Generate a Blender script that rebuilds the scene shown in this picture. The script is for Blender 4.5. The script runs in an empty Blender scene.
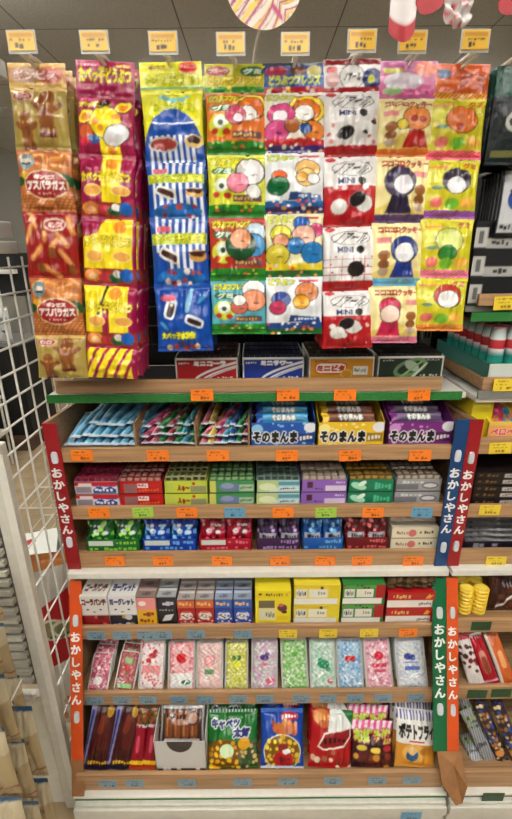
import bpy, bmesh, math, random
import numpy as np
from mathutils import Matrix, Vector
random.seed(7)
RNG = np.random.RandomState(5)
R = math.radians
SC = bpy.context.scene
COL = SC.collection

# ------------------------------------------------------------------ camera
F = 447.0
H = 1.45
PITCH, ROLL = R(19.7), R(-0.5)
cd = bpy.data.cameras.new('camera')
cam = bpy.data.objects.new('camera', cd)
COL.objects.link(cam)
cd.sensor_fit = 'VERTICAL'
cd.sensor_height = 24
cd.lens = 24 * F / 819
cd.clip_start = 0.02
CM = Matrix.Rotation(math.pi / 2 - PITCH, 3, 'X') @ Matrix.Rotation(ROLL, 3, 'Z')
cam.matrix_world = Matrix.Translation((0, 0, H)) @ CM.to_4x4()
SC.camera = cam


def at(px, py, Y):
    """world point at depth Y in front of the gondola aisle seen at a photo coordinate"""
    d = CM @ Vector(((px - 256) / F, (409.5 - py) / F, -1))
    t = Y / d.y
    return Vector((d.x * t, Y, H + d.z * t))


def X(px, py, Y): return at(px, py, Y).x
def Z(py, Y, px=256): return at(px, py, Y).z


def proj(p):
    q = CM.transposed() @ (Vector(p) - Vector((0, 0, H)))
    return 256 + F * q.x / -q.z, 409.5 - F * q.y / -q.z


# ------------------------------------------------------------------ world, lamps, exposure
w = bpy.data.worlds.new('store_air')
SC.world = w
w.use_nodes = True
bg = w.node_tree.nodes['Background']
bg.inputs[0].default_value = (1.0, 0.97, 0.92, 1)
bg.inputs[1].default_value = 0.13
SC.view_settings.view_transform = 'Standard'
SC.view_settings.look = 'None'
SC.view_settings.gamma = 1
SC.view_settings.use_curve_mapping = False
SC.view_settings.exposure = -0.02
CEIL = 2.72
LAMPS = [(-1.1, -0.35, 1.25), (0.3, -0.35, 1.25), (1.7, -0.35, 1.25), (-1.1, -1.75, 1.25), (0.3, -1.75, 1.25), (1.7, -1.75, 1.25),
         (-1.6, 2.5, 1.25), (-3.4, 4.6, 1.25), (-1.35, 1.1, 1.25), (-.4, 4.6, 1.25), (1.4, 4.6, 1.25)]  # back row added to light ceiling and floor, near-left one the red bag
LAMP_POWER = 7.2


# ------------------------------------------------------------------ materials
def lin(c):
    c = np.asarray(c, float) / 255.0
    return np.where(c <= 0.04045, c / 12.92, ((c + 0.055) / 1.055) ** 2.4)


def mat(name, col=(200, 200, 200), rough=0.5, metal=0.0, bump=0.0, bscale=60.0, var=0.06, coat=0.0, emit=None, art=False,
        wood=False, trans=0.0, alpha=1.0, crinkle=0.0):
    m = bpy.data.materials.new(name)
    m.use_nodes = True
    nt = m.node_tree
    b = nt.nodes['Principled BSDF']
    N, L = nt.nodes.new, nt.links.new
    b.inputs['Roughness'].default_value = rough
    b.inputs['Metallic'].default_value = metal
    b.inputs['Coat Weight'].default_value = coat
    b.inputs['Coat Roughness'].default_value = 0.12
    tc = N('ShaderNodeTexCoord')
    nz = N('ShaderNodeTexNoise')
    nz.inputs['Scale'].default_value = bscale
    nz.inputs['Detail'].default_value = 3
    L(tc.outputs['Object'], nz.inputs['Vector'])
    if art:
        at_ = N('ShaderNodeAttribute')
        at_.attribute_name = 'print'
        L(at_.outputs['Color'], b.inputs['Base Color'])
    else:
        c = lin(col)
        cr = N('ShaderNodeValToRGB')
        a0, a1 = c * (1 - var), np.minimum(c * (1 + var), 1)
        cr.color_ramp.elements[0].position = 0.35
        cr.color_ramp.elements[1].position = 0.65
        cr.color_ramp.elements[0].color = (*a0, 1)
        cr.color_ramp.elements[1].color = (*a1, 1)
        if wood:
            mp = N('ShaderNodeMapping')
            mp.inputs['Scale'].default_value = (1.2, 30, 30)
            L(tc.outputs['Object'], mp.inputs['Vector'])
            n2 = N('ShaderNodeTexNoise')
            n2.inputs['Scale'].default_value = 4
            n2.inputs['Detail'].default_value = 4
            L(mp.outputs[0], n2.inputs['Vector'])
            L(n2.outputs['Fac'], cr.inputs['Fac'])
        else:
            L(nz.outputs['Fac'], cr.inputs['Fac'])
        L(cr.outputs['Color'], b.inputs['Base Color'])
    if bump or crinkle:
        bp = N('ShaderNodeBump')
        bp.inputs['Strength'].default_value = max(bump, crinkle)
        bp.inputs['Distance'].default_value = 0.002 if not crinkle else 0.004
        L(nz.outputs['Fac'], bp.inputs['Height'])
        L(bp.outputs['Normal'], b.inputs['Normal'])
    if emit:
        b.inputs['Emission Color'].default_value = (*lin(emit[0]), 1)
        b.inputs['Emission Strength'].default_value = emit[1]
    if trans:
        b.inputs['Transmission Weight'].default_value = trans
        b.inputs['IOR'].default_value = 1.2
    if alpha < 1:
        b.inputs['Alpha'].default_value = alpha
    return m


M = dict(
    film=mat('printed_film', art=True, rough=0.3, coat=0.2, crinkle=0.55, bscale=42),
    card=mat('printed_card', art=True, rough=0.42, bump=0.05, bscale=120),
    gloss=mat('glossy_card', art=True, rough=0.3, coat=0.2, bump=0.03),
    wood=mat('shelf_wood', (168, 130, 92), 0.55, wood=True, var=0.22, bump=0.04),
    plank=mat('plain_board', (146, 112, 76), 0.6, wood=True, var=0.2),
    kraft=mat('kraft_card', (150, 104, 62), 0.75, var=0.08, bump=0.1),
    white=mat('white_steel', (222, 219, 208), 0.4, var=0.03),
    beige=mat('beige_steel', (206, 203, 190), 0.45, var=0.04),
    grey=mat('grey_steel', (120, 118, 112), 0.45, var=0.05),
    dark=mat('dark_steel', (26, 26, 27), 0.5, var=0.15),
    black=mat('black_panel', (17, 17, 18), 0.6, var=0.2),
    wire=mat('white_wire', (215, 213, 205), 0.35, var=0.03),
    bwire=mat('dark_wire', (48, 48, 50), 0.4, metal=0.5),
    chrome=mat('chrome_wire', (190, 190, 190), 0.25, metal=0.8),
    green=mat('green_edging', (34, 112, 42), 0.7, var=0.25, bump=0.6, bscale=500),
    red=mat('red_sign', (150, 20, 28), 0.4, var=0.03),
    blue=mat('blue_sign', (18, 62, 112), 0.4, var=0.03),
    orange=mat('orange_sign', (214, 82, 30), 0.42, var=0.03),
    dgreen=mat('green_sign', (14, 100, 58), 0.4, var=0.03),
    ink=mat('white_ink', (238, 238, 235), 0.5, var=0.0),
    clip=mat('clip_plastic', (205, 210, 215), 0.25, var=0.05, coat=0.3),
    clear=mat('clear_plastic', (235, 238, 238), 0.12, trans=0.9),
    milky=mat('milky_plastic', (225, 225, 220), 0.3, alpha=0.55),
    tube=mat('lamp_tube', (255, 255, 250), 0.4, emit=((255, 250, 238), 9.0)),
    lampbody=mat('lamp_body', (230, 230, 228), 0.5),
)


def ceiling_mat():
    m = mat('ceiling_board', (196, 196, 192), 0.85, var=0.1, bump=0.6, bscale=90)
    nt = m.node_tree
    b = nt.nodes['Principled BSDF']
    src = b.inputs['Base Color'].links[0].from_socket
    N, L = nt.nodes.new, nt.links.new
    br = N('ShaderNodeTexBrick')
    br.offset = 0.0
    br.inputs['Color1'].default_value = br.inputs['Color2'].default_value = (1, 1, 1, 1)
    br.inputs['Mortar'].default_value = (0.3, 0.3, 0.3, 1)
    br.inputs['Scale'].default_value = 1
    br.inputs['Brick Width'].default_value = 0.95
    br.inputs['Row Height'].default_value = 0.95
    br.inputs['Mortar Size'].default_value = 0.0045
    mp = N('ShaderNodeMapping')
    mp.inputs['Location'].default_value = (0.435, -3.34 + 0.95 * 4, 0)
    tc = N('ShaderNodeTexCoord')
    L(tc.outputs['Object'], mp.inputs['Vector'])
    L(mp.outputs[0], br.inputs['Vector'])
    mx = N('ShaderNodeMix')
    mx.data_type = 'RGBA'
    mx.blend_type = 'MULTIPLY'
    mx.inputs[0].default_value = 1
    L(src, mx.inputs[6])
    L(br.outputs['Color'], mx.inputs[7])
    L(mx.outputs[2], b.inputs['Base Color'])
    return m


def floor_mat():
    m = mat('floor_vinyl', (172, 152, 120), 0.4, var=0.12, bscale=9)
    nt = m.node_tree
    b = nt.nodes['Principled BSDF']
    src = b.inputs['Base Color'].links[0].from_socket
    N, L = nt.nodes.new, nt.links.new
    br = N('ShaderNodeTexBrick')
    br.inputs['Color1'].default_value = (1, 1, 1, 1)
    br.inputs['Color2'].default_value = (0.9, 0.88, 0.86, 1)
    br.inputs['Mortar'].default_value = (0.7, 0.65, 0.6, 1)
    br.inputs['Scale'].default_value = 1
    br.inputs['Brick Width'].default_value = 0.9
    br.inputs['Row Height'].default_value = 0.15
    br.inputs['Mortar Size'].default_value = 0.002
    tc = N('ShaderNodeTexCoord')
    L(tc.outputs['Object'], br.inputs['Vector'])
    mx = N('ShaderNodeMix')
    mx.data_type = 'RGBA'
    mx.blend_type = 'MULTIPLY'
    mx.inputs[0].default_value = 1
    L(src, mx.inputs[6])
    L(br.outputs['Color'], mx.inputs[7])
    L(mx.outputs[2], b.inputs['Base Color'])
    return m


# ------------------------------------------------------------------ scene graph helpers
LABELS = {}


def tag(o, label, cat, group=None, kind=None):
    o['label'] = label
    o['category'] = cat
    if group:
        o['group'] = group
    if kind:
        o['kind'] = kind
    if not group:
        LABELS[label] = LABELS.get(label, 0) + 1
    return o


def empty(name, loc, label=None, cat=None, group=None, rot=None):
    o = bpy.data.objects.new(name, None)
    COL.objects.link(o)
    o.empty_display_size = 0.05
    o.location = loc
    if rot:
        o.rotation_euler = rot
    if label:
        tag(o, label, cat, group)
    return o


def copy_tree(o, parent=None):
    c = o.copy()
    COL.objects.link(c)
    c.parent = parent
    for ch in list(o.children):
        copy_tree(ch, c)
    return c


class G:
    """collects vertices and faces of ONE mesh; every corner carries a printed colour"""

    def __init__(s):
        s.v, s.f, s.c, s.m, s.n = [], [], [], [], 0
        s.loops = []

    def add(s, verts, faces, cols, mi=0):
        verts = np.asarray(verts, float).reshape(-1, 3)
        s.v.append(verts)
        for f in faces:
            s.f.append([i + s.n for i in f])
            s.m.append(mi)
        cols = np.asarray(cols, float)
        nl = sum(len(f) for f in faces)
        if cols.ndim == 1:
            cols = np.tile(cols, (nl, 1))
        elif len(cols) == len(verts) and len(cols) != nl or (len(cols) == len(verts)):
            idx = [i for f in faces for i in f]
            cols = cols[idx]
        s.c.append(cols)
        s.n += len(verts)
        return s

    def grid(s, fn, nu, nv, col, mi=0, flip=False):
        """fn(u,v)->(n,3); col: Art or colour; u to the right, v up"""
        u, v = np.meshgrid(np.linspace(0, 1, nu + 1), np.linspace(0, 1, nv + 1))
        u, v = u.ravel(), v.ravel()
        P = fn(u, v)
        i = np.arange(nu)[None, :] + np.arange(nv)[:, None] * (nu + 1)
        i = i.ravel()
        q = np.stack([i, i + 1, i + nu + 2, i + nu + 1], 1)
        if flip:
            q = q[:, ::-1]
        cols = col.sample(u, v) if isinstance(col, Art) else lin(col)
        return s.add(P, q.tolist(), cols, mi)

    def box(s, x0, x1, y0, y1, z0, z1, col=(200, 200, 200), mi=0, front=None, top=None, res=None):
        P = [(x0, y0, z0), (x1, y0, z0), (x1, y1, z0), (x0, y1, z0), (x0, y0, z1), (x1, y0, z1), (x1, y1, z1), (x0, y1, z1)]
        f = [(3, 2, 1, 0), (2, 3, 7, 6), (1, 2, 6, 5), (3, 0, 4, 7)]
        if front is None:
            f.append((0, 1, 5, 4))
        if top is None:
            f.append((4, 5, 6, 7))
        s.add(P, f, lin(col), mi)
        r = res or 0.0022
        if front is not None:
            s.grid(lambda u, v: np.stack([x0 + (x1 - x0) * u, y0 + 0 * u, z0 + (z1 - z0) * v], 1),
                   max(2, int((x1 - x0) / r)), max(2, int((z1 - z0) / r)), front, mi)
        if top is not None:
            s.grid(lambda u, v: np.stack([x0 + (x1 - x0) * u, y0 + (y1 - y0) * v, z1 + 0 * u], 1),
                   max(2, int((x1 - x0) / r)), max(2, int((y1 - y0) / r)), top, mi)
        return s

    def quad(s, a, b, c, d, th, col, mi=0):
        """a plate through four points, given a thickness along its normal"""
        a, b, c, d = map(Vector, (a, b, c, d))
        n = (b - a).cross(d - a).normalized() * th
        P = [a, b, c, d, a - n, b - n, c - n, d - n]
        return s.add([tuple(p) for p in P], [(0, 1, 2, 3), (7, 6, 5, 4), (1, 0, 4, 5), (2, 1, 5, 6), (3, 2, 6, 7), (0, 3, 7, 4)], lin(col), mi)

    def prism_x(s, pts, x0, x1, col=(150, 110, 70), mi=0):
        """outline in (y,z), extruded along x"""
        n = len(pts)
        P = [(x0, y, z) for y, z in pts] + [(x1, y, z) for y, z in pts]
        f = [tuple(range(n)), tuple(range(2 * n - 1, n - 1, -1))]
        f += [((i + 1) % n, i, i + n, (i + 1) % n + n) for i in range(n)]
        return s.add(P, f, lin(col), mi)

    def prism_y(s, pts, y0, y1, col=(150, 110, 70), mi=0):
        n = len(pts)
        P = [(x, y0, z) for x, z in pts] + [(x, y1, z) for x, z in pts]
        f = [tuple(range(n)), tuple(range(2 * n - 1, n - 1, -1))]
        f += [((i + 1) % n, i, i + n, (i + 1) % n + n) for i in range(n)]
        return s.add(P, f, lin(col), mi)

    def tube(s, path, r, col=(210, 210, 205), n=6, mi=0):
        path = [Vector(p) for p in path]
        rings = []
        for i, p in enumerate(path):
            t = (path[min(i + 1, len(path) - 1)] - path[max(i - 1, 0)]).normalized()
            a = t.cross(Vector((0, 0, 1)) if abs(t.z) < 0.9 else Vector((1, 0, 0))).normalized()
            b = t.cross(a)
            rings.append([p + (a * math.cos(k * 2 * math.pi / n) + b * math.sin(k * 2 * math.pi / n)) * r for k in range(n)])
        P = [tuple(q) for rg in rings for q in rg]
        f = []
        for i in range(len(path) - 1):
            for k in range(n):
                f.append((i * n + k, i * n + (k + 1) % n, (i + 1) * n + (k + 1) % n, (i + 1) * n + k))
        f.append(tuple(range(n - 1, -1, -1)))
        f.append(tuple((len(path) - 1) * n + k for k in range(n)))
        return s.add(P, f, lin(col), mi)

    def lathe(s, prof, col, n=14, c=(0, 0, 0), mi=0):
        """prof: list of (r,z,colour)"""
        P, C, f = [], [], []
        for r, z, cc in prof:
            for k in range(n):
                a = 2 * math.pi * k / n
                P.append((c[0] + r * math.cos(a), c[1] + r * math.sin(a), c[2] + z))
                C.append(lin(cc))
        for i in range(len(prof) - 1):
            for k in range(n):
                f.append((i * n + k, i * n + (k + 1) % n, (i + 1) * n + (k + 1) % n, (i + 1) * n + k))
        f.append(tuple(range(n - 1, -1, -1)))
        f.append(tuple((len(prof) - 1) * n + k for k in range(n)))
        return s.add(P, f, np.array(C), mi)

    def build(s, name, mats, parent=None, smooth=False, weld=True, bevel=0.0):
        if not isinstance(mats, (list, tuple)):
            mats = [mats]
        me = bpy.data.meshes.new(name)
        me.from_pydata(np.concatenate(s.v).tolist(), [], s.f)
        ca = me.color_attributes.new('print', 'FLOAT_COLOR', 'CORNER')
        c = np.concatenate(s.c)
        ca.data.foreach_set('color', np.hstack([c, np.ones((len(c), 1))]).astype(np.float32).ravel())
        me.polygons.foreach_set('material_index', s.m)
        for m in mats:
            me.materials.append(m)
        if smooth:
            me.polygons.foreach_set('use_smooth', [True] * len(me.polygons))
        if weld:
            bm = bmesh.new()
            bm.from_mesh(me)
            bmesh.ops.remove_doubles(bm, verts=bm.verts, dist=2e-5)
            bmesh.ops.recalc_face_normals(bm, faces=bm.faces)
            bm.to_mesh(me)
            bm.free()
        me.update()
        o = bpy.data.objects.new(name, me)
        COL.objects.link(o)
        if bevel:
            md = o.modifiers.new('edge', 'BEVEL')
            md.width = bevel
            md.segments = 2
            md.limit_method = 'ANGLE'
        if parent:
            o.parent = parent
        return o


# ------------------------------------------------------------------ printed artwork
_TX = {}


def glyphs(t, bold=0.0):
    k = (t, bold)
    if k not in _TX:
        c = bpy.data.curves.new('lettering', 'FONT')
        c.body = t
        c.resolution_u = 2
        c.offset = bold
        o = bpy.data.objects.new('lettering', c)
        m = bpy.data.meshes.new_from_object(o)
        V = np.array([v.co[:2] for v in m.vertices])
        T = []
        for p in m.polygons:
            vs = list(p.vertices)
            for i in range(1, len(vs) - 1):
                T.append((vs[0], vs[i], vs[i + 1]))
        _TX[k] = (V, np.array(T))
        bpy.data.objects.remove(o)
        bpy.data.curves.remove(c)
        bpy.data.meshes.remove(m)
    return _TX[k]


class Art:
    def __init__(s, wm, hm, col, res=0.0011):
        s.w = max(8, int(wm / res))
        s.h = max(8, int(hm / res))
        s.a = np.empty((s.h, s.w, 3))
        s.a[:] = col
        s.x, s.y = np.meshgrid((np.arange(s.w) + 0.5) / s.w, (np.arange(s.h) + 0.5) / s.h)
        s.asp = s.h / s.w

    def put(s, m, c):
        s.a[m] = c
        return s

    def rect(s, x0, y0, x1, y1, c):
        return s.put((s.x >= x0) & (s.x < x1) & (s.y >= y0) & (s.y < y1), c)

    def ell(s, cx, cy, rx, ry, c, ang=0):
        """ry is in width units as well, so that rx == ry is round"""
        dx, dy = s.x - cx, (s.y - cy) * s.asp
        a = R(ang)
        u, v = dx * math.cos(a) + dy * math.sin(a), -dx * math.sin(a) + dy * math.cos(a)
        return s.put((u / rx) ** 2 + (v / ry) ** 2 < 1, c)

    def oel(s, cx, cy, rx, ry, c, ang=0, w=.016, oc=(40, 30, 34)):
        return s.ell(cx, cy, rx + w, ry + w, oc, ang).ell(cx, cy, rx, ry, c, ang)

    def rod(s, cx, cy, rx, ry, c, ang=0):
        dx, dy = s.x - cx, (s.y - cy) * s.asp
        a = R(ang)
        u, v = dx * math.cos(a) + dy * math.sin(a), -dx * math.sin(a) + dy * math.cos(a)
        return s.put((np.abs(u / rx) ** 4 + np.abs(v / ry) ** 4) < 1, c)

    def poly(s, pts, c):
        m = np.zeros_like(s.x, bool)
        n = len(pts)
        for i in range(n):
            (xa, ya), (xb, yb) = pts[i], pts[(i + 1) % n]
            if ya == yb:
                continue
            m ^= ((s.y < ya) != (s.y < yb)) & (s.x < (xb - xa) * (s.y - ya) / (yb - ya) + xa)
        return s.put(m, c)

    def stripes(s, x0, y0, x1, y1, n, c, slant=0.0, duty=0.5):
        u = (s.x - x0) / (x1 - x0) + slant * (s.y - y0)
        return s.put((s.x >= x0) & (s.x < x1) & (s.y >= y0) & (s.y < y1) & ((u * n) % 1 < duty), c)

    def hbands(s, y0, y1, n, c, duty=0.4):
        u = (s.y - y0) / (y1 - y0)
        return s.put((u > 0) & (u < 1) & ((u * n) % 1 < duty), c)

    def cells(s, x0, y0, x1, y1, n, cols, r=0.4, seed=0):
        """scattered round sweets or crumbs"""
        rg = np.random.RandomState(int(seed) + 11)
        k = max(1, int(n * (y1 - y0) * s.asp / (x1 - x0)))
        for j in range(k + 1):
            for i in range(n + 1):
                cx = x0 + (x1 - x0) * (i + 0.5 * (j % 2) + rg.uniform(-.25, .25)) / n
                cy = y0 + (y1 - y0) * (j + rg.uniform(-.25, .25)) / max(k, 1)
                if x0 <= cx <= x1 and y0 <= cy <= y1:
                    c = cols[rg.randint(len(cols))]
                    rr = r * (x1 - x0) / n * rg.uniform(.7, 1.15)
                    s.ell(cx, cy, rr, rr * rg.uniform(.7, 1), c, rg.uniform(0, 180))
        return s

    def scribble(s, x0, y0, x1, y1, c, n=9, seed=0, dens=0.6):
        """small print too fine to read in the photograph"""
        rg = np.random.RandomState(int(seed) + 3)
        for i in range(n):
            if rg.rand() < dens:
                a = x0 + (x1 - x0) * i / n
                b = a + (x1 - x0) / n * rg.uniform(.4, .95)
                h = (y1 - y0)
                s.rect(a, y0 + h * rg.uniform(0, .35), b, y1 - h * rg.uniform(0, .35), c)
        return s

    def text(s, t, x0, y0, x1, y1, c, out=None, o=1, bold=0.02, slant=0.0, arc=0.0):
        V, T = glyphs(t, bold)
        if len(T) == 0:
            return s
        mn, mx = V.min(0), V.max(0)
        U = (V - mn) / (mx - mn)
        U[:, 0] += slant * (U[:, 1] - .5)
        px = (x0 + (x1 - x0) * U[:, 0]) * s.w
        py = (y1 + (y0 - y1) * U[:, 1] - arc * (1 - (2 * U[:, 0] - 1) ** 2)) * s.h
        m = np.zeros((s.h, s.w), bool)
        P = np.stack([px, py], 1)
        for a, b, d in P[T]:
            xa, xb = int(max(0, min(a[0], b[0], d[0]) - .5)), int(min(s.w, max(a[0], b[0], d[0]) + 1.5))
            ya, yb = int(max(0, min(a[1], b[1], d[1]) - .5)), int(min(s.h, max(a[1], b[1], d[1]) + 1.5))
            if xa >= xb or ya >= yb:
                continue
            gx = np.arange(xa, xb)[None, :] + .5
            gy = np.arange(ya, yb)[:, None] + .5
            e = [(q[0] - p[0]) * (gy - p[1]) - (q[1] - p[1]) * (gx - p[0]) for p, q in ((a, b), (b, d), (d, a))]
            t_ = .35 * max(1e-6, np.abs(b - a).max() + np.abs(d - a).max()) * .6
            m[ya:yb, xa:xb] |= ((e[0] >= -t_) & (e[1] >= -t_) & (e[2] >= -t_)) | ((e[0] <= t_) & (e[1] <= t_) & (e[2] <= t_))
        if out is not None:
            k = m.copy()
            for _ in range(o):
                k2 = k.copy()
                k2[1:] |= k[:-1]
                k2[:-1] |= k[1:]
                k2[:, 1:] |= k[:, :-1]
                k2[:, :-1] |= k[:, 1:]
                k = k2
            s.a[k] = out
        s.a[m] = c
        return s

    def sample(s, u, v):
        L = lin(s.a) ** 1.16
        K = np.pad(L, ((1, 1), (1, 1), (0, 0)), mode='edge')
        L = (4 * K[1:-1, 1:-1] + K[:-2, 1:-1] + K[2:, 1:-1] + K[1:-1, :-2] + K[1:-1, 2:]) / 8
        x = np.clip(u * s.w - .5, 0, s.w - 1.001)
        y = np.clip((1 - v) * s.h - .5, 0, s.h - 1.001)
        i, j = x.astype(int), y.astype(int)
        fx, fy = (x - i)[:, None], (y - j)[:, None]
        i1, j1 = np.minimum(i + 1, s.w - 1), np.minimum(j + 1, s.h - 1)
        return (L[j, i] * (1 - fx) + L[j, i1] * fx) * (1 - fy) + (L[j1, i] * (1 - fx) + L[j1, i1] * fx) * fy


# ------------------------------------------------------------------ product shapes
def bag(name, w_, h, t, art, back=(150, 150, 150), st=0.07, sb=0.07, res=0.0017, seed=0, mt=None, parent=None, pinch=0.04, wr=1.0):
    """pillow bag with flat seals; x centred, z 0..h, front toward -y"""
    rg = np.random.RandomState(int(seed))
    ph = rg.uniform(0, 6.28, 8)
    nu, nv = max(8, int(w_ / res)), max(8, int(h / res))

    def S(v):
        a = np.clip((v - sb) / (0.5 - sb), 0, 1)
        b = np.clip((1 - st - v) / (0.5 - st), 0, 1)
        return np.clip(np.minimum(a, b), 0, 1) ** 0.45

    def thick(u, v):
        e = np.clip(1 - np.abs(2 * u - 1) ** 2.6, 0, 1) ** 0.6
        return t / 2 * e * S(v)

    def wrk(u, v):
        e = np.clip(1 - np.abs(2 * u - 1) ** 4, 0, 1)
        k = S(v) * (1 - S(v)) * 2.5 + 0.25
        q = np.sin(u * 31 + ph[0] + 3 * v) + .7 * np.sin(u * 47 + ph[1] - 5 * v) + .9 * np.sin(u * 9 + v * 14 + ph[2]) + .6 * np.sin(v * 23 - u * 7 + ph[3])
        return wr * t * 0.035 * k * q * e

    def px(u, v):
        return (u - .5) * w_ * (1 - pinch * S(v))

    def front(u, v): return np.stack([px(u, v), -thick(u, v) - wrk(u, v) - .0003, v * h], 1)
    def rear(u, v): return np.stack([px(u, v), thick(u, v) * .8 + .0003 + 0 * u, v * h], 1)
    g = G()
    g.grid(front, nu, nv, art)
    g.grid(rear, 8, 10, back, flip=True)
    return g.build(name, mt or M['film'], parent, smooth=True, weld=False)


def carton(name, w_, d, h, col, front=None, top=None, mt=None, parent=None, res=None, bevel=0.0):
    """closed printed box; x centred, y 0..d, z 0..h"""
    g = G().box(-w_ / 2, w_ / 2, 0, d, 0, h, col, 0, front, top, res)
    return g.build(name, mt or M['card'], parent, bevel=bevel)


def open_tray(name, w_, d, hf, hb, art, col, inner=(190, 180, 165), parent=None, mt=None, res=0.0018, slope=0.45):
    """shelf-ready open carton: printed front wall, sloping sides, higher back"""
    t = 0.0015
    g = G()
    g.box(-w_ / 2, w_ / 2, 0, t, 0, hf, col, 0, art, None, res)
    g.box(-w_ / 2, w_ / 2, d - t, d, 0, hb, inner)
    g.box(-w_ / 2, w_ / 2, t, d - t, 0, t, inner)
    for sx in (-1, 1):
        xa, xb = sorted((sx * w_ / 2, sx * (w_ / 2 - t)))
        g.prism_x([(0.0, 0), (d, 0), (d, hb), (d * slope, hb), (0.0, hf)], xa, xb, col)
    return g.build(name, mt or M['card'], parent)


def put(o, loc, rot=(0, 0, 0)):
    o.location = loc
    o.rotation_euler = rot
    return o


# ================================================================== THE SHOP: structure
def struct(name, g, m, **k):
    o = g.build(name, m, **k)
    o['kind'] = 'structure'
    return o


struct('floor', G().box(-5, 5, -1.5, 7, -0.05, 0), floor_mat())
struct('ceiling', G().box(-5, 5, -2.6, 7, CEIL, CEIL + 0.05), ceiling_mat())
wm_ = mat('wall_paint', (170, 168, 160), 0.8, var=0.03)
struct('wall_back', G().box(-5, 5, 7, 7.1, 0, CEIL), wm_)
struct('wall_left', G().box(-5.1, -5, -1.5, 7, 0, CEIL), wm_)
struct('wall_right', G().box(5, 5.1, -1.5, 7, 0, CEIL), wm_)

for i, (lx, ly, lw) in enumerate(LAMPS):
    e = empty('ceiling_light', (lx, ly, CEIL), 'unseen slim white fluorescent ceiling light over the shop aisle', 'ceiling light',
              'fluorescent lights along the ceiling')
    G().box(-lw / 2, lw / 2, -0.07, 0.07, -0.05, 0.0).build('lamp_housing', M['lampbody'], e)
    G().tube([(-lw / 2 + .02, 0, -0.065), (lw / 2 - .02, 0, -0.065)], 0.014, n=10).build('lamp_tube', M['tube'], e)
    ld = bpy.data.lights.new('lamp_glow', 'AREA')
    ld.shape = 'RECTANGLE'
    ld.size, ld.size_y = lw - .05, 0.12
    ld.energy = LAMP_POWER
    ld.color = (1.0, 0.97, 0.92)
    lo = bpy.data.objects.new('lamp_glow', ld)
    COL.objects.link(lo)
    lo.location = (0, 0, -0.085)
    lo.parent = e
    l2 = bpy.data.objects.new('lamp_glow', ld.copy())      # added uplight, stronger than the downward one, to brighten the ceiling
    COL.objects.link(l2)
    l2.data.energy = LAMP_POWER * 3.3
    l2.location = (0, 0, -0.09)
    l2.rotation_euler = (math.pi, 0, 0)
    l2.data.size_y = 0.3
    l2.parent = e

# ================================================================== gondola shelving
XL, XR = -0.454, 0.458           # ends of the middle unit
YB = 1.20                        # face of the back panel
YA, YS = 0.919, 0.866            # front edges of the two steel shelves
ZA = Z(401, YA)                  # underside line of the green edging
ZS = Z(578, YS)
D1 = 0.885                       # upper wooden stand front
D4, D5, D6 = 0.844, 0.798, 0.717
YD = 0.703                       # base deck front
ZD = Z(789.5, .717)


def gondola(x0, x1, label, right=False):
    e = empty('shelving_unit', ((x0 + x1) / 2, YD, 0), label, 'shelving unit')
    c = (x0 + x1) / 2
    h = (x1 - x0) / 2
    def b(g, n, m, **k):
        for a in g.v:
            a -= np.array([c, YD, 0])
        return g.build(n, m, e, **k)
    b(G().box(x0, x1, YB + .012, YB + .03, 0.12, 1.81), 'back_panel', M['black'])
    # wire mesh panel in front of the back sheet
    g = G()
    for i in range(int((x1 - x0 - .04) / .05) + 1):
        x = x0 + .025 + i * .05
        g.tube([(x, YB, ZA + .06), (x, YB, 1.80)], 0.0016, n=5)
    for j in range(12):
        z = ZA + .07 + j * .05
        g.tube([(x0 + .01, YB - .003, z), (x1 - .01, YB - .003, z)], 0.0016, n=5)
    b(g, 'mesh_panel', M['bwire'], weld=False)
    for sx in ((x1,) if right else (x0, x1)):
        g = G()
        g.box(sx - .012, sx + .012, YB - .012, YB + .012, 0.0, 1.82, (120, 118, 112))
        for k in range(34):
            g.box(sx - .007, sx - .002, YB - .0135, YB - .0119, .3 + k * .044, .325 + k * .044, (15, 15, 15))
            g.box(sx + .002, sx + .007, YB - .0135, YB - .0119, .3 + k * .044, .325 + k * .044, (15, 15, 15))
        b(g, 'upright_post', M['card'], weld=False)
    b(G().box(x0 + .003, x1 - .003, YA if not right else YA - .03, YB - .014, ZA + .002, ZA + .016), 'shelf_plate', M['white'], bevel=.002)
    b(G().box(x0 + .003, x1 - .003, YS, YB - .014, ZS, Z(572, YS)), 'shelf_plate', M['white'], bevel=.002)
    b(G().box(x0 + .003, x1 - .003, YD, YB - .014, Z(798, YD), ZD), 'base_deck', M['white'], bevel=.002)
    b(G().box(x0 + .003, x1 - .003, YD + .006, YD + .02, Z(802, YD), Z(798, YD)), 'deck_lip', M['green'] if not right else M['grey'])
    b(G().box(x0 + .003, x1 - .003, YD - .004, YB - .014, 0.02, Z(802, YD)), 'base_cabinet', M['beige'], bevel=.003)
    b(G().box(x0 + .003, x1 - .003, YD - .012, YD - .004, Z(812, YD), Z(804, YD)), 'bumper_rail', M['beige'], bevel=.002)
    return e


gondola(XL, XR, 'white steel shelving unit holding the two wooden sweet stands')
gondola(XR + .001, XR + .914, 'neighbouring steel shelving unit with the black cartons', True)

# green shelf edging on the upper steel shelf
ZA1 = Z(393, YA)
tag(G().box(X(47, 397, YA), X(461, 397, YA), YA - .004, YA - .0005, ZA, ZA1).build('shelf_edging', M['green']),
    'long bright green edging strip on the steel shelf under the hanging snacks', 'shelf edging')
tag(G().box(XR + .004, XR + .9, YA - .036, YA - .0305, Z(400, YA - .03), Z(392, YA - .03)).build('shelf_edging', M['grey']),
    'dark grey price rail under the carton of teal bottles', 'shelf edging')


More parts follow.
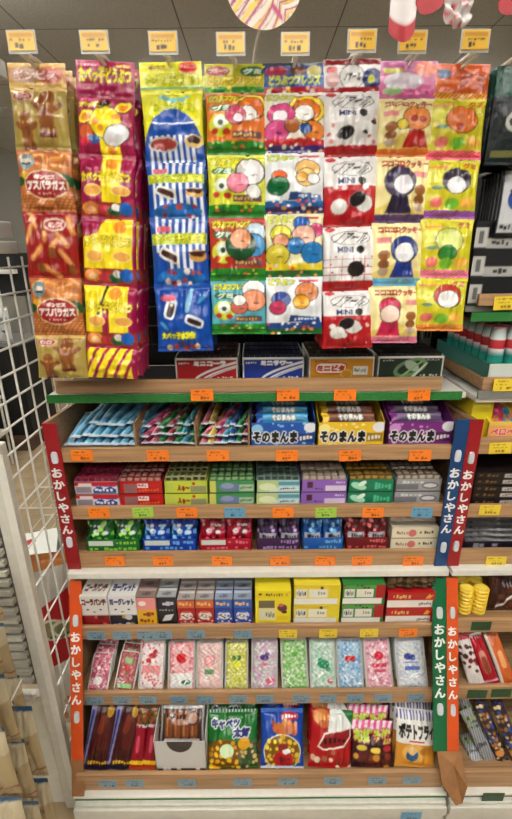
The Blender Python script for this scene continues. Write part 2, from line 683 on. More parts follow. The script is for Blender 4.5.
def wooden_ledge(x0, x1, d, zt, zb, depth, label):
    e = empty('wooden_ledge', ((x0 + x1) / 2, d, zb), label, 'wooden tray')
    h = (x1 - x0) / 2
    G().box(-h, h, 0, .010, 0, zt - zb).build('front_rail', M['wood'], e, bevel=.001)
    G().box(-h, h, .0105, depth, 0, .006).build('tray_base', M['dark'], e)  # dark colour stands in for the shade deep behind the rail
    return e


LZT, LZB = Z(379, .925), Z(392, .925)
LX0, LX1 = X(55, 386, .925), X(442, 386, .925)
wooden_ledge(LX0, LX1, .925, LZT, max(LZB, ZA + .017), .22, 'long shallow wooden tray on the green-edged steel shelf')


# ------------------------------------------------------------------ sloping sign strips with lettering
def sign_strip(parent, xa, xb, top, bot, m, t0, t1, clips, base, word='おかしやさん', lean=0.0):
    """strip facing the aisle between (y,z) top and bot; lettering between the fractions t0..t1"""
    (ya, za), (yb, zb) = top, bot
    o0 = Vector(base)
    Wd = xb - xa
    Lv = Vector((0, yb - ya, zb - za))
    L = Lv.length
    dn = Lv / L
    nrm = Vector((0, dn.z, -dn.y))         # toward the aisle
    if nrm.y > 0:
        nrm = -nrm
    P = lambda x, s, o: Vector((x, ya, za)) + dn * s + nrm * o - o0
    g = G()
    pts = [P(xa, 0, 0), P(xb, 0, 0), P(xb, L, 0), P(xa, L, 0), P(xa, 0, .004), P(xb, 0, .004), P(xb, L, .004), P(xa, L, .004)]
    g.add([tuple(p) for p in pts], [(0, 1, 2, 3), (7, 6, 5, 4), (0, 4, 5, 1), (1, 5, 6, 2), (2, 6, 7, 3), (3, 7, 4, 0)], lin((200, 30, 30)))
    st = g.build('sign_strip', m, parent)
    n = len(word)
    cell = (t1 - t0) * L / n
    sz = min(cell * .92, Wd * .92)
    g = G()
    for i, ch in enumerate(word):
        V, T = glyphs(ch, 0.045)
        mn, mx = V.min(0), V.max(0)
        k = sz * .95
        U = (V - (mn + mx) / 2) * k
        c0 = t0 * L + cell * (i + .5)
        vs = [tuple(P((xa + xb) / 2 + q[0], c0 - q[1], .0048)) for q in U]
        g.add(vs, T.tolist(), lin((240, 240, 238)))
    g.build('lettering', M['ink'], st, weld=False)
    for f in clips:
        g = G()
        vs = []
        nn = 20
        for lay, o in ((0, .004), (1, .0075)):
            for k in range(nn):
                a = 2 * math.pi * k / nn
                cx, cy = math.cos(a), math.sin(a)
                cx = math.copysign(abs(cx) ** .6, cx)
                cy = math.copysign(abs(cy) ** .6, cy)
                vs.append(tuple(P((xa + xb) / 2 + cx * Wd * .24 * (1 - .15 * lay), f * L + cy * .0145 * (1 - .1 * lay), o)))
        fs = [tuple(range(nn - 1, -1, -1)), tuple(range(nn, 2 * nn))] + [(k, (k + 1) % nn, nn + (k + 1) % nn, nn + k) for k in range(nn)]
        g.add(vs, fs, lin((210, 215, 220)))
        g.build('strip_clip', M['clip'], st)
    return st


def tf(top, bot, py, x):
    lo, hi = 0.0, 1.0
    for _ in range(40):
        m_ = (lo + hi) / 2
        if proj((x, top[0] + (bot[0] - top[0]) * m_, top[1] + (bot[1] - top[1]) * m_))[1] < py:
            lo = m_
        else:
            hi = m_
    return lo


UT, UB = Z(421, D1), max(Z(571, D1), Z(572, YS) + .0006)
R1T, R1B = Z(447, D1), Z(461, D1)
R2T, R2B = Z(506, D1), Z(518, D1)
R3T, R3B = Z(552, D1), max(Z(569, D1), Z(572, YS) + .001)
R4T, R4B = Z(626, D4), Z(638, D4)
R5T, R5B = Z(692, D5), Z(704, D5)
R6T, R6B = Z(774, D6), Z(789, D6)
BT = .011                                   # how far a rail stands above its board


def stand(x0, x1, rails, top, bot, left, right, label, flat=True, lw=.031, rw=.025, right_on=True, wedge=False):
    """wooden tiered stand: two cheeks, boards with front rails, coloured sign strips"""
    yb = YB - .016
    base = (x0, bot[0], bot[1])
    e = empty('wooden_display_stand', base, label, 'display stand')
    def b(g, n, m, **k):
        for a in g.v:
            a -= np.array(base)
        return g.build(n, m, e, **k)
    ends = [(x0, x0 + .008)] + ([(x1 - .008, x1)] if right_on else [])
    for xa, xb in ends:
        out = [(top[0] + .001, top[1]), (yb, top[1] - (.02 if flat else 0)), (yb, bot[1]), (bot[0] + .001, bot[1])]
        b(G().prism_x(out, xa, xb), 'side_panel', M['plank'])
    for d, zt, zb in rails:
        b(G().box(x0 + .012, x1 - .012, d, d + .010, zb, zt), 'front_rail', M['wood'], bevel=.001)
        b(G().box(x0 + .009, x1 - .009, d + .0105, yb, zt - BT - .007, zt - BT), 'shelf_board', M['plank'])
    return e


T_up, B_up = (D1, UT), (D1, UB)
def fr4(tp, bt, x, a, b, c, d):
    return tf(tp, bt, a, x), tf(tp, bt, b, x), (tf(tp, bt, c, x), tf(tp, bt, d, x))
up = stand(XL, XR, [(D1, R1T, R1B), (D1, R2T, R2B), (D1, R3T, R3B)], T_up, B_up, None, None,
           'upper three-tier wooden stand with red and blue sign strips at its ends')
bs = (XL, D1, UB)
sign_strip(up, XL, XL + .031, (D1 - .0002, UT), (D1 - .0002, UB), M['red'], *fr4(T_up, B_up, XL, 466, 534, 457, 541), bs)
sign_strip(up, XR - .034, XR - .005, (D1 - .0002, UT), (D1 - .0002, UB), M['blue'], *fr4(T_up, B_up, XR, 466, 533, 455, 546), bs)

# lower stand leans out toward the aisle at its foot
TL = (.880, Z(579, .880))
BL = (.7075, ZD + .001)
def lean_py(py, x): return lean(tf(TL, BL, py, x))
def lean(t): return (TL[0] + (BL[0] - TL[0]) * t, TL[1] + (BL[1] - TL[1]) * t)
lo_ = stand(XL, XR, [(D4, R4T, R4B), (D5, R5T, R5B), (D6, R6T, max(R6B, ZD + .002))], TL, BL, None, None,
            'lower three-tier wooden stand with orange and green sign strips at its ends', flat=False)
bl = (XL, BL[0], BL[1])
sign_strip(lo_, XL, XL + .029, TL, lean_py(759, XL), M['orange'], *fr4(TL, lean_py(759, XL), XL, 630, 705, 620, 716), bl)
sign_strip(lo_, XR - .036, XR - .003, TL, lean_py(750, XR), M['dgreen'], *fr4(TL, lean_py(750, XR), XR, 622, 698, 612, 708), bl)
def brown_foot(xa, xb, parent, base):
    g = G()
    a, b_ = lean_py(759, XL), lean(1.0)
    P = [Vector((xa, a[0] - .003, a[1])), Vector((xa, b_[0] - .003, b_[1])), Vector((xb, b_[0] - .003, b_[1])), Vector((xb, a[0] - .003, a[1]))]
    P = [p - Vector(base) for p in P]
    g.quad(*P, .004, (150, 104, 62))
    g.build('foot_board', M['kraft'], parent)
brown_foot(XL, XL + .029, lo_, bl)

# neighbour's stands, seen at the right edge
N0, N1 = XR + .003, XR + .905
def nstand(rails, top, bot, label, flat):
    return stand(N0, N1, rails, top, bot, None, None, label, flat=flat)
nu_ = nstand([(D1, Z(440, D1), Z(456, D1)), (D1, R2T - .004, R2B - .004), (D1, R3T, R3B)], T_up, B_up,
             'neighbouring upper wooden stand beginning with a red sign strip', True)
sign_strip(nu_, N0 - .007, N0 + .021, (D1 - .0002, UT), (D1 - .0002, UB), M['red'], *fr4(T_up, B_up, N0, 468, 534, 457, 545), (N0, D1, UB))
nl_ = nstand([(D4, R4T + .012, R4B + .012), (D5, R5T + .01, R5B + .01), (D6, R6T, max(R6B, ZD + .002))], TL, BL,
             'neighbouring lower wooden stand beginning with an orange sign strip', False)
sign_strip(nl_, N0 - .005, N0 + .022, TL, lean_py(750, N0), M['orange'], *fr4(TL, lean_py(750, N0), N0, 624, 700, 612, 709), (N0, BL[0], BL[1]))
# creased cardboard sleeve where the two lower stands meet
g = G()
sx0, sx1 = XR - .028, XR + .030
a, b_ = lean_py(749, XR), lean(.97)
ms = (XR + .002)
pts = [(sx0, a[0] - .005, a[1]), (sx1, a[0] - .005, a[1]), (sx0 + .004, a[0] - .045, (a[1] * .45 + b_[1] * .55)), (sx1 - .002, a[0] - .058, (a[1] * .5 + b_[1] * .5)),
       (ms + .004, b_[0] - .035, b_[1] - .012), (ms + .022, b_[0] - .030, b_[1] - .014), (sx0 + .002, b_[0] - .012, b_[1] + .03), (sx1, b_[0] - .008, b_[1] + .02),
       (ms, a[0] - .030, a[1] - .006)]
g.add(pts, [(0, 2, 8), (8, 2, 4), (8, 4, 5), (8, 5, 3), (8, 3, 1), (0, 6, 2), (2, 6, 4), (3, 5, 7), (3, 7, 1), (0, 8, 1), (4, 6, 7), (4, 7, 5), (0, 1, 7, 6)], lin((150, 104, 62)))
tag(g.build('cardboard_sleeve', M['kraft']), 'creased brown cardboard sleeve at the foot where green and orange strips meet', 'cardboard')


# ================================================================== PRICE TAGS
TAGN = [0]
TCOL = {'orange': (243, 140, 50), 'yellow': (232, 205, 70), 'lime': (168, 205, 90), 'blue': (110, 165, 195), 'grey-blue': (132, 158, 172), 'green': (20, 84, 50)}
_tagmesh = {}


def price_tag(px, py, D, colour, where, w_=None, h_=.026, off=.0016, tilt=0.0):
    TAGN[0] += 1
    k = (colour, TAGN[0] % 4, h_, w_)
    p = at(px, py, D - off)
    if k not in _tagmesh:
        ww = w_ or .048
        a = Art(ww, h_, TCOL[colour], .0008)
        dk = tuple(int(v * .58) for v in TCOL[colour])
        sd = TAGN[0]
        a.scribble(.08, .12, .75, .26, dk, 8, sd, .7)
        a.scribble(.10, .40, .90, .52, dk, 10, sd + 1, .5)
        a.scribble(.30, .60, .85, .88, dk, 4, sd + 2, .85)
        g = G().box(-ww / 2, ww / 2, -.0008, 0, -h_ / 2, h_ / 2, TCOL[colour], 0, a, None, .0015)
        o = g.build('price_tag', M['gloss'])
        _tagmesh[k] = o
    else:
        o = _tagmesh[k].copy()
        COL.objects.link(o)
    o.location = p
    o.rotation_euler = (tilt, R(random.uniform(-2, 2)), 0)
    art = 'an' if colour == 'orange' else 'a'
    o['label'] = ' '.join(f'{colour} price tag {where}'.split()[:16])
    o['category'] = 'price tag'
    o['group'] = 'price tags along the shelf rails'
    return o


DA = .925
for px, nm in ((202, 'under the red mini cola carton'), (288, 'under the blue mini sour carton'), (345, 'under the yellow mini carton'),
               (419, 'under the dark green carton')):
    price_tag(px, 395, YA - .005, 'orange', 'on the green edging ' + nm)
for px, nm in ((82, 'below the light blue stick sweets'), (158, 'below the first pink and green stick sweets'),
               (218, 'below the second heap of rainbow stick sweets'), (287, 'below the blue gum tray'), (350, 'below the yellow gum tray'),
               (420, 'below the purple gum tray')):
    price_tag(px, 455.5, D1, 'orange', 'on the wooden rail ' + nm)
for px, c, nm in ((99, 'orange', 'below the red white and blue soft candy cartons'), (143, 'lime', 'below the plain red soft candy cartons'),
                  (187, 'orange', 'below the lime green candy cartons'), (235, 'blue', 'below the green grape candy cartons'),
                  (283, 'orange', 'below the pale teal candy cartons'), (326, 'lime', 'below the lilac candy cartons'),
                  (373, 'orange', 'below the emerald candy cartons'), (422, 'blue', 'below the silver grey candy cartons')):
    price_tag(px, 512.5, D1, c, 'on the middle rail ' + nm)
for px, nm in ((115, 'below the green gummy packs'), (163, 'below the royal blue gummy packs'), (222, 'below the red gummy packs'),
               (280, 'below the dark purple chocolate packs'), (325, 'below the bright blue tray'), (362, 'below the dark red tray'),
               (413, 'below the cream cartons')):
    price_tag(px, 561, D1, 'orange', 'on the lowest rail of the upper stand ' + nm)
for px, c, nm in ((96, 'grey-blue', 'below the white cola cartons'), (122, 'grey-blue', 'below the white yoghurt cartons'),
                  (146, 'grey-blue', 'below the yellow and pink packs'), (163, 'grey-blue', 'below the navy black packs'),
                  (196, 'grey-blue', 'below the two red packs'), (243, 'grey-blue', 'below the two blue packs'),
                  (288, 'yellow', 'below the yellow display carton'), (328, 'yellow', 'between yellow and green striped cartons'),
                  (369, 'yellow', 'below the green striped cartons'), (408, 'orange', 'below the red and white cartons')):
    price_tag(px, 634 - (px - 256) * .009, D4, c, 'on the lower stand top rail ' + nm, .044)
for i, px in enumerate((95, 122, 148, 179, 205, 238, 265, 301, 328, 355, 383, 416)):
    nm = ['frosted pink tray', 'pink and green tray', 'red heart tray', 'red apple tray', 'pale peach tray', 'yellow lime tray', 'lilac grape tray',
          'leaf green tray', 'sea green tray', 'pale blue cherry tray', 'bright pink strawberry tray', 'blue berry tray'][i]
    price_tag(px, 699 - (px - 256) * .009, D5, 'grey-blue', 'on the thin rail below the ' + nm, .042)
for px, nm in ((108, 'brown chocolate bag pair'), (135, 'red and yellow sticks'), (187, 'white cookie carton'), (242.5, 'green snack bag'),
               (288, 'blue snack bag'), (333, 'red and white snack bag'), (377, 'pink snack bags'), (412, 'white chip bag')):
    price_tag(px, 782 - (px - 256) * .012, D6, 'grey-blue', 'on the bottom rail below the ' + nm, .044)
for px, py, D, c, nm in ((505, 385, YA - .036, 'yellow', 'below the teal bottles carton'), (500, 448, D1, 'yellow', 'below the pink candy tray next door'),
                         (489.5, 510, D1, 'yellow', 'below the dark chocolate boxes next door'), (496, 561, D1, 'yellow', 'below the grey packets next door'),
                         (481, 626, D4, 'green', 'below the yellow coin sweets'), (477, 694, D5, 'green', 'below the bag of dried plums'),
                         (501, 693, D5, 'green', 'below the crimson long packet')):
    price_tag(px, py, D, c, nm if False else 'next door ' + nm)
price_tag(493, 797, YD, 'green', 'hanging from the white deck edge at the bottom corner', .052, .03)
price_tag(411, 816, YD - .012, 'blue', 'on the grey base cabinet below the green strip', .05, .03)


# ================================================================== HANGING SNACK STRIPS
YT, YBO = .92, .858           # depth of strip top and foot


def col1():
    hd = Art(.11, .045, (196, 150, 92))
    hd.rect(0, 0, 1, .2, (214, 178, 110)).rect(0, .8, 1, 1, (222, 190, 120))
    hd.ell(.3, .5, .26, .13, (190, 160, 140)).ell(.72, .5, .22, .13, (205, 110, 105))
    hd.text('ギンビス', .1, .3, .85, .7, (236, 200, 190), (130, 40, 40), 1)

    def ginger():
        a = Art(.11, .12, (182, 160, 90))
        a.rect(0, .72, 1, 1, (176, 156, 84)).rect(0, 0, 1, .06, (214, 180, 110))
        a.ell(.24, .16, .2, .09, (222, 180, 160)).ell(.24, .16, .17, .07, (150, 40, 50)).text('ギンビス', .12, .12, .36, .2, (235, 200, 190))
        for cx, cy, k in ((.66, .32, 1.15), (.28, .62, .9)):
            a.ell(cx, cy - .12 * k, .12 * k, .12 * k, (156, 98, 50)).rod(cx, cy + .1 * k, .12 * k, .22 * k, (156, 98, 50))
            a.rod(cx - .1 * k, cy + .05, .16 * k, .05, (148, 92, 46), 40).rod(cx + .12 * k, cy + .05, .14 * k, .05, (148, 92, 46), -40)
            a.rod(cx - .06 * k, cy + .36 * k, .05 * k, .1 * k, (148, 92, 46)).rod(cx + .07 * k, cy + .36 * k, .05 * k, .1 * k, (148, 92, 46))
            a.rect(cx - .12 * k, cy + .38 * k, cx + .12 * k, cy + .44 * k, (112, 26, 34))
            for q in (-.02, .06, .14):
                a.ell(cx, cy + q, .012, .012, (60, 34, 18))
            a.poly([(cx - .07, cy - .05), (cx + .07, cy + .0), (cx + .07, cy - .05), (cx - .07, cy)], (222, 170, 80))
        return a

    def logo():
        a = Art(.11, .115, (186, 112, 56))
        a.hbands(.72, 1, 6, (214, 150, 90), .45).stripes(0, .72, 1, 1, 12, (160, 92, 44), .8, .3)
        for i, (x_, y_, g_) in enumerate(((.4, .1, 10), (.7, .16, -15), (.55, .3, 20), (.85, .06, 30), (.2, .08, -30), (.8, .3, 5))):
            a.rod(x_, y_, .19, .055, (206, 138, 72), g_).rod(x_, y_ - .015, .15, .02, (228, 170, 104), g_)
        a.ell(.2, .2, .14, .14, (120, 150, 150)).ell(.2, .2, .09, .06, (220, 200, 190)).rect(.12, .22, .28, .26, (30, 40, 40))
        a.ell(.16, .44, .1, .08, (216, 170, 40))
        a.ell(.9, .5, .16, .1, (20, 92, 44), 20).ell(.05, .52, .1, .08, (20, 92, 44))
        a.ell(.54, .58, .40, .25, (214, 190, 150)).ell(.54, .58, .37, .22, (168, 26, 34))
        a.rect(.17, .5, .91, .68, (168, 26, 34))
        a.text('ギンビス', .36, .43, .72, .5, (240, 225, 215)).text('アスパラガス', .2, .52, .88, .66, (248, 240, 232)).scribble(.38, .70, .7, .74, (235, 190, 180), 8, 4, .9)
        return a

    def sticks():
        a = Art(.11, .11, (160, 26, 26))
        rg = np.random.RandomState(2)
        for x_, y_, an in ((.2, .12, 60), (.6, .5, -50), (.25, .62, -40), (.8, .7, 50), (.5, .9, 30), (.9, .2, 70), (.1, .35, -60), (.75, .42, 45), (.42, .3, 80)):
            a.rod(x_, y_, .17, .05, (206, 140, 80), an).rod(x_, y_ - .01, .13, .018, (232, 176, 112), an)
        for x_, y_ in ((.42, .22), (.55, .62), (.3, .85), (.88, .88)):
            a.ell(x_, y_, .08, .08, (150, 92, 44))
        a.ell(.62, .2, .22, .1, (226, 200, 186)).ell(.62, .2, .18, .075, (170, 40, 50)).text('ギンビス', .5, .16, .75, .24, (235, 210, 200))
        return a
    return dict(x=(36, 64), top=63, bot=378, w=.099, n=3, cuts=(66, 88, 150, 212, 278, 335, 378),
                arts=[hd, ginger(), logo(), sticks(), logo(), ginger()],
                back=(120, 60, 36), lab='brown gingerbread and asparagus biscuits', seal=None)


def col2():
    MG = (168, 16, 84)
    YL = (244, 222, 40)
    OR = (240, 160, 50)
    T = 'たべっ子どうぶつ'

    def snack(a, y0):
        a.ell(.2, y0, .17, .1, (226, 150, 80)).ell(.2, y0 + .02, .08, .05, (240, 200, 150)).ell(.45, y0 + .03, .14, .08, (200, 60, 80))
        a.ell(.62, y0 + .04, .12, .08, (30, 110, 70)).ell(.66, y0 - .02, .08, .06, (230, 230, 225)).ell(.83, y0, .12, .11, (36, 110, 190))

    def biscuits(a, y0):
        a.ell(.25, y0, .17, .1, (250, 226, 130)).ell(.25, y0, .15, .08, (238, 180, 96)).ell(.76, y0, .17, .09, (250, 226, 130)).ell(.76, y0, .15, .07, (238, 180, 96))

    def head(a, y0, y1):
        a.rect(.06, y0, .4, y0 + .07, (226, 90, 140)).scribble(.08, y0 + .01, .38, y0 + .06, (245, 220, 225), 5, 3, .9)
        a.rect(.68, y0, .93, y0 + .07, (236, 150, 40)).scribble(.7, y0 + .01, .92, y0 + .06, (250, 240, 120), 4, 5, .9)
        a.text(T, .06, y0 + .09, .94, y1, YL, (110, 120, 40), 1)
    hd = Art(.11, .06, MG)
    head(hd, .1, .62)
    a1 = Art(.11, .115, MG)
    a1.rect(.06, .03, .4, .1, (226, 90, 140)).text(T, .04, .1, .6, .2, YL, (110, 120, 40), 1)
    a1.rod(.58, .85, .17, .4, YL)
    a1.ell(.17, .37, .17, .12, (40, 24, 20), -20).ell(.17, .37, .155, .105, YL, -20).ell(.17, .38, .1, .06, OR, -20).ell(.82, .19, .17, .1, (40, 24, 20), -30).ell(.82, .19, .155, .085, YL, -30).ell(.82, .2, .1, .05, OR, -30)
    a1.ell(.5, .14, .1, .06, (60, 20, 30))
    a1.ell(.52, .46, .285, .285, (40, 24, 20), 20).ell(.52, .46, .27, .27, YL, 20).ell(.34, .46, .07, .07, OR).ell(.7, .36, .08, .05, OR).ell(.44, .56, .05, .05, OR)
    a1.ell(.7, .66, .25, .17, (30, 20, 25), -30).ell(.7, .66, .235, .155, (236, 236, 238), -30)
    a1.ell(.16, .62, .12, .12, (210, 110, 60)).ell(.3, .74, .12, .08, (36, 100, 160)).ell(.14, .78, .1, .07, (220, 60, 90)).ell(.6, .9, .08, .07, OR)
    arts = [hd, a1]
    for k in range(3):
        a = Art(.11, .115, MG if k == 0 else YL)
        if k == 0:
            a.rect(.42, 0, .76, 1, YL).ell(.6, .12, .1, .1, OR)
        if k == 1:
            a.poly([(0, 0), (.45, 0), (.3, .22), (0, .3)], MG).ell(.72, .12, .12, .1, OR)
        if k == 2:
            a.rect(.36, .3, .5, .8, MG).rect(.84, 0, 1, 1, MG).rect(.1, 0, .1, .2, MG)
            a.poly([(.42, 0), (.48, 0), (.3, .5), (.24, .5)], (40, 30, 20)).ell(.6, .12, .12, .1, OR)
        a.rect(.94, 0, 1, 1, MG)
        a.text(T, .04, .26, .92, .42, YL, (120, 130, 50), 1)
        biscuits(a, .56)
        a.rect(0, .74, 1, .97, (160, 60, 50))
        snack(a, .84)
        a.rect(0, .97, 1, 1, MG)
        arts.append(a)
    z = Art(.11, .05, YL)
    z.stripes(0, 0, 1, 1, 5, MG, .3, .35).rect(.9, 0, 1, 1, MG)
    arts.append(z)
    return dict(x=(105, 113), top=61, bot=378, w=.101, n=3, cuts=(61, 97, 157, 219, 286, 348, 378), arts=arts, back=(130, 16, 66),
                lab='magenta and yellow spotted giraffe-pattern biscuits')


def col3():
    YL = (226, 222, 40)
    BL = (14, 84, 170)
    W = (226, 232, 238)
    T = 'たべっ子水族館'
    hd = Art(.11, .055, YL)
    hd.text('ギンビス', .16, .12, .42, .26, (140, 70, 30)).ell(.78, .22, .15, .12, (222, 120, 60)).ell(.78, .22, .12, .08, (200, 60, 40))
    hd.text(T, .1, .42, .94, .78, YL, (70, 120, 50), 1).rect(0, .84, 1, .92, (130, 190, 150))
    a1 = Art(.11, .135, YL)
    a1.ell(.42, .12, .14, .05, (140, 200, 200), 20).ell(.66, .12, .14, .05, (140, 200, 200), -20).rod(.54, .2, .05, .12, (140, 200, 200))
    a1.text(T, .2, .2, .86, .3, YL, (90, 140, 60), 1)
    a1.ell(.5, .95, .52, .82, BL).rect(0, .75, 1, 1, BL)
    a1.ell(.52, .46, .36, .045, W).ell(.52, .445, .34, .045, BL)
    a1.stripes(.1, .64, .9, 1, 8, W, 0, .5)
    a1.ell(.33, .76, .25, .13, (190, 190, 180)).ell(.33, .76, .22, .1, (160, 60, 50)).ell(.84, .72, .15, .11, (226, 196, 130)).ell(.84, .7, .11, .07, (70, 36, 26))

    def st(k):
        a = Art(.11, .115, W if k < 2 else BL)
        if k < 2:
            a.stripes(.04, 0, .96, 1, 8, BL, 0, .5).rect(0, 0, .06, 1, BL).rect(.95, 0, 1, 1, BL)
            if k == 1:
                a.poly([(0, .5), (.25, .5), (.4, 1), (0, 1)], BL).poly([(1, .45), (.8, .6), (.7, 1), (1, 1)], BL)
            a.rect(.12, .12, .36, .2, (220, 110, 130)).rect(.02, .22, .98, .38, (200, 216, 60)).text(T, .06, .23, .95, .37, YL, (60, 110, 60), 1)
            a.rod(.32, .55, .18, .09, (230, 228, 220), 25).rod(.3, .54, .13, .05, (84, 40, 28), 25).ell(.42, .6, .04, .06, (84, 40, 28)).ell(.82, .56, .15, .09, (216, 170, 90)).poly([(.66, .5), (.98, .48), (.9, .58), (.72, .56)], (84, 40, 28))
            a.ell(.5, .88, .42, .15, (30, 120, 190)).cells(.2, .78, .82, .97, 6, [(170, 60, 60), (200, 90, 80), (150, 50, 60), (230, 210, 200)], .5, k)
        else:
            a.rod(.28, .34, .1, .17, (220, 226, 232), 20).rod(.28, .36, .06, .12, (70, 44, 34), 20).ell(.3, .28, .03, .03, (200, 190, 180)).rod(.7, .54, .17, .08, (220, 226, 232), 20).rod(.7, .55, .13, .045, (60, 34, 26), 20)
            a.rod(.62, .22, .04, .2, (150, 200, 225), 15).ell(.25, .18, .15, .05, (226, 120, 140)).text(T, .1, .7, .7, .8, YL, (60, 110, 60), 1)
            a.cells(.1, .84, .95, .95, 9, [(170, 60, 50), (110, 50, 34), (230, 200, 160)], .5, 5).ell(.15, .6, .1, .03, (80, 160, 210), 40).ell(.85, .2, .12, .03, (80, 160, 210), -40)
        return a
    return dict(x=(170, 186), top=62, bot=351, w=.107, n=3, cuts=(62, 92, 163, 219, 286, 351), arts=[hd, a1, st(0), st(1), st(2)], back=(24, 60, 96),
                lab='blue and white striped aquarium biscuits')


def blobs(a, items):
    for cx, cy, r, c in items:
        a.oel(cx, cy, r, r, c)
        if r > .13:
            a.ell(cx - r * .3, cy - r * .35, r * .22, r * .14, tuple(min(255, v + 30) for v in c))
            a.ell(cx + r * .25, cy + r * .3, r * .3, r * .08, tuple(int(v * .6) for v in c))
    return a


def kids(kind, bg, title, items, top=None, bottom=None, x0=.06):
    a = Art(.108, .1, bg)
    a.text(title, .06, .05, .72, .2, (244, 226, 60), (60, 130, 60), 1)
    if kind == 'g':
        a.ell(.26, .34, .2, .07, (40, 110, 50)).text('グミ', .12, .28, .4, .4, (226, 240, 220))
        a.ell(.24, .68, .2, .2, (206, 214, 60)).ell(.24, .62, .12, .12, (236, 240, 225)).ell(.24, .64, .05, .05, (40, 90, 50)).ell(.14, .8, .06, .05, (200, 60, 50)).ell(.34, .82, .07, .05, (190, 60, 40))
        a.rect(.44, .82, .94, .95, (110, 84, 90)).scribble(.46, .84, .92, .93, (220, 180, 90), 8, 2, .7)
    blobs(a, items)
    return a


def col4():
    hd = Art(.108, .05, (206, 206, 50))
    hd.ell(.22, .26, .2, .08, (176, 60, 80)).text('フルーツ', .08, .18, .38, .34, (240, 210, 200)).ell(.78, .28, .2, .09, (50, 120, 60)).text('グミ', .64, .18, .92, .38, (224, 236, 220))
    hd.text('どうぶつフレンズ', .06, .42, .94, .72, (244, 226, 60), (170, 110, 40), 1).rect(0, .8, 1, 1, (50, 150, 50)).cells(.02, .82, .98, .98, 8, [(120, 200, 60), (240, 220, 60)], .3)
    arts = [hd]
    sets = [((222, 128, 50), [(.76, .3, .25, (250, 226, 90)), (.76, .34, .21, (226, 120, 40)), (.72, .46, .14, (238, 232, 226)), (.5, .5, .17, (206, 90, 120)), (.54, .56, .08, (240, 220, 224))]),
            ((216, 216, 60), [(.74, .36, .25, (60, 60, 60)), (.74, .36, .235, (232, 228, 228)), (.52, .58, .18, (230, 140, 160)), (.8, .75, .12, (236, 236, 232))]),
            ((190, 60, 50), [(.82, .3, .18, (200, 214, 226)), (.8, .55, .2, (90, 160, 210)), (.56, .55, .26, (30, 90, 50)), (.56, .42, .18, (226, 160, 120))]),
            ((96, 176, 190), [(.78, .2, .2, (238, 238, 236)), (.78, .45, .22, (226, 150, 110)), (.52, .6, .15, (214, 120, 100)), (.52, .45, .11, (236, 236, 230))])]
    for bgc, it in sets:
        a = kids('g', bgc, 'どうぶつフレンズ', it)
        b = Art(.108, .132, (46, 140, 48))
        H0 = int(b.h * .8)
        yy = (np.arange(H0) * a.h / H0).astype(int)
        xx = (np.arange(b.w) * a.w / b.w).astype(int)
        b.a[:H0] = a.a[yy][:, xx]
        b.cells(.02, .82, .98, .9, 9, [(200, 206, 60), (220, 90, 60), (140, 200, 80)], .3, len(arts)).rect(0, .9, 1, .93, (20, 110, 40))
        arts.append(b)
    return dict(x=(235, 239), top=64, bot=334, w=.105, n=3, cuts=(64, 93, 155, 218, 281, 334), arts=arts, back=(70, 110, 50), lab='green-banded fruit gummy')


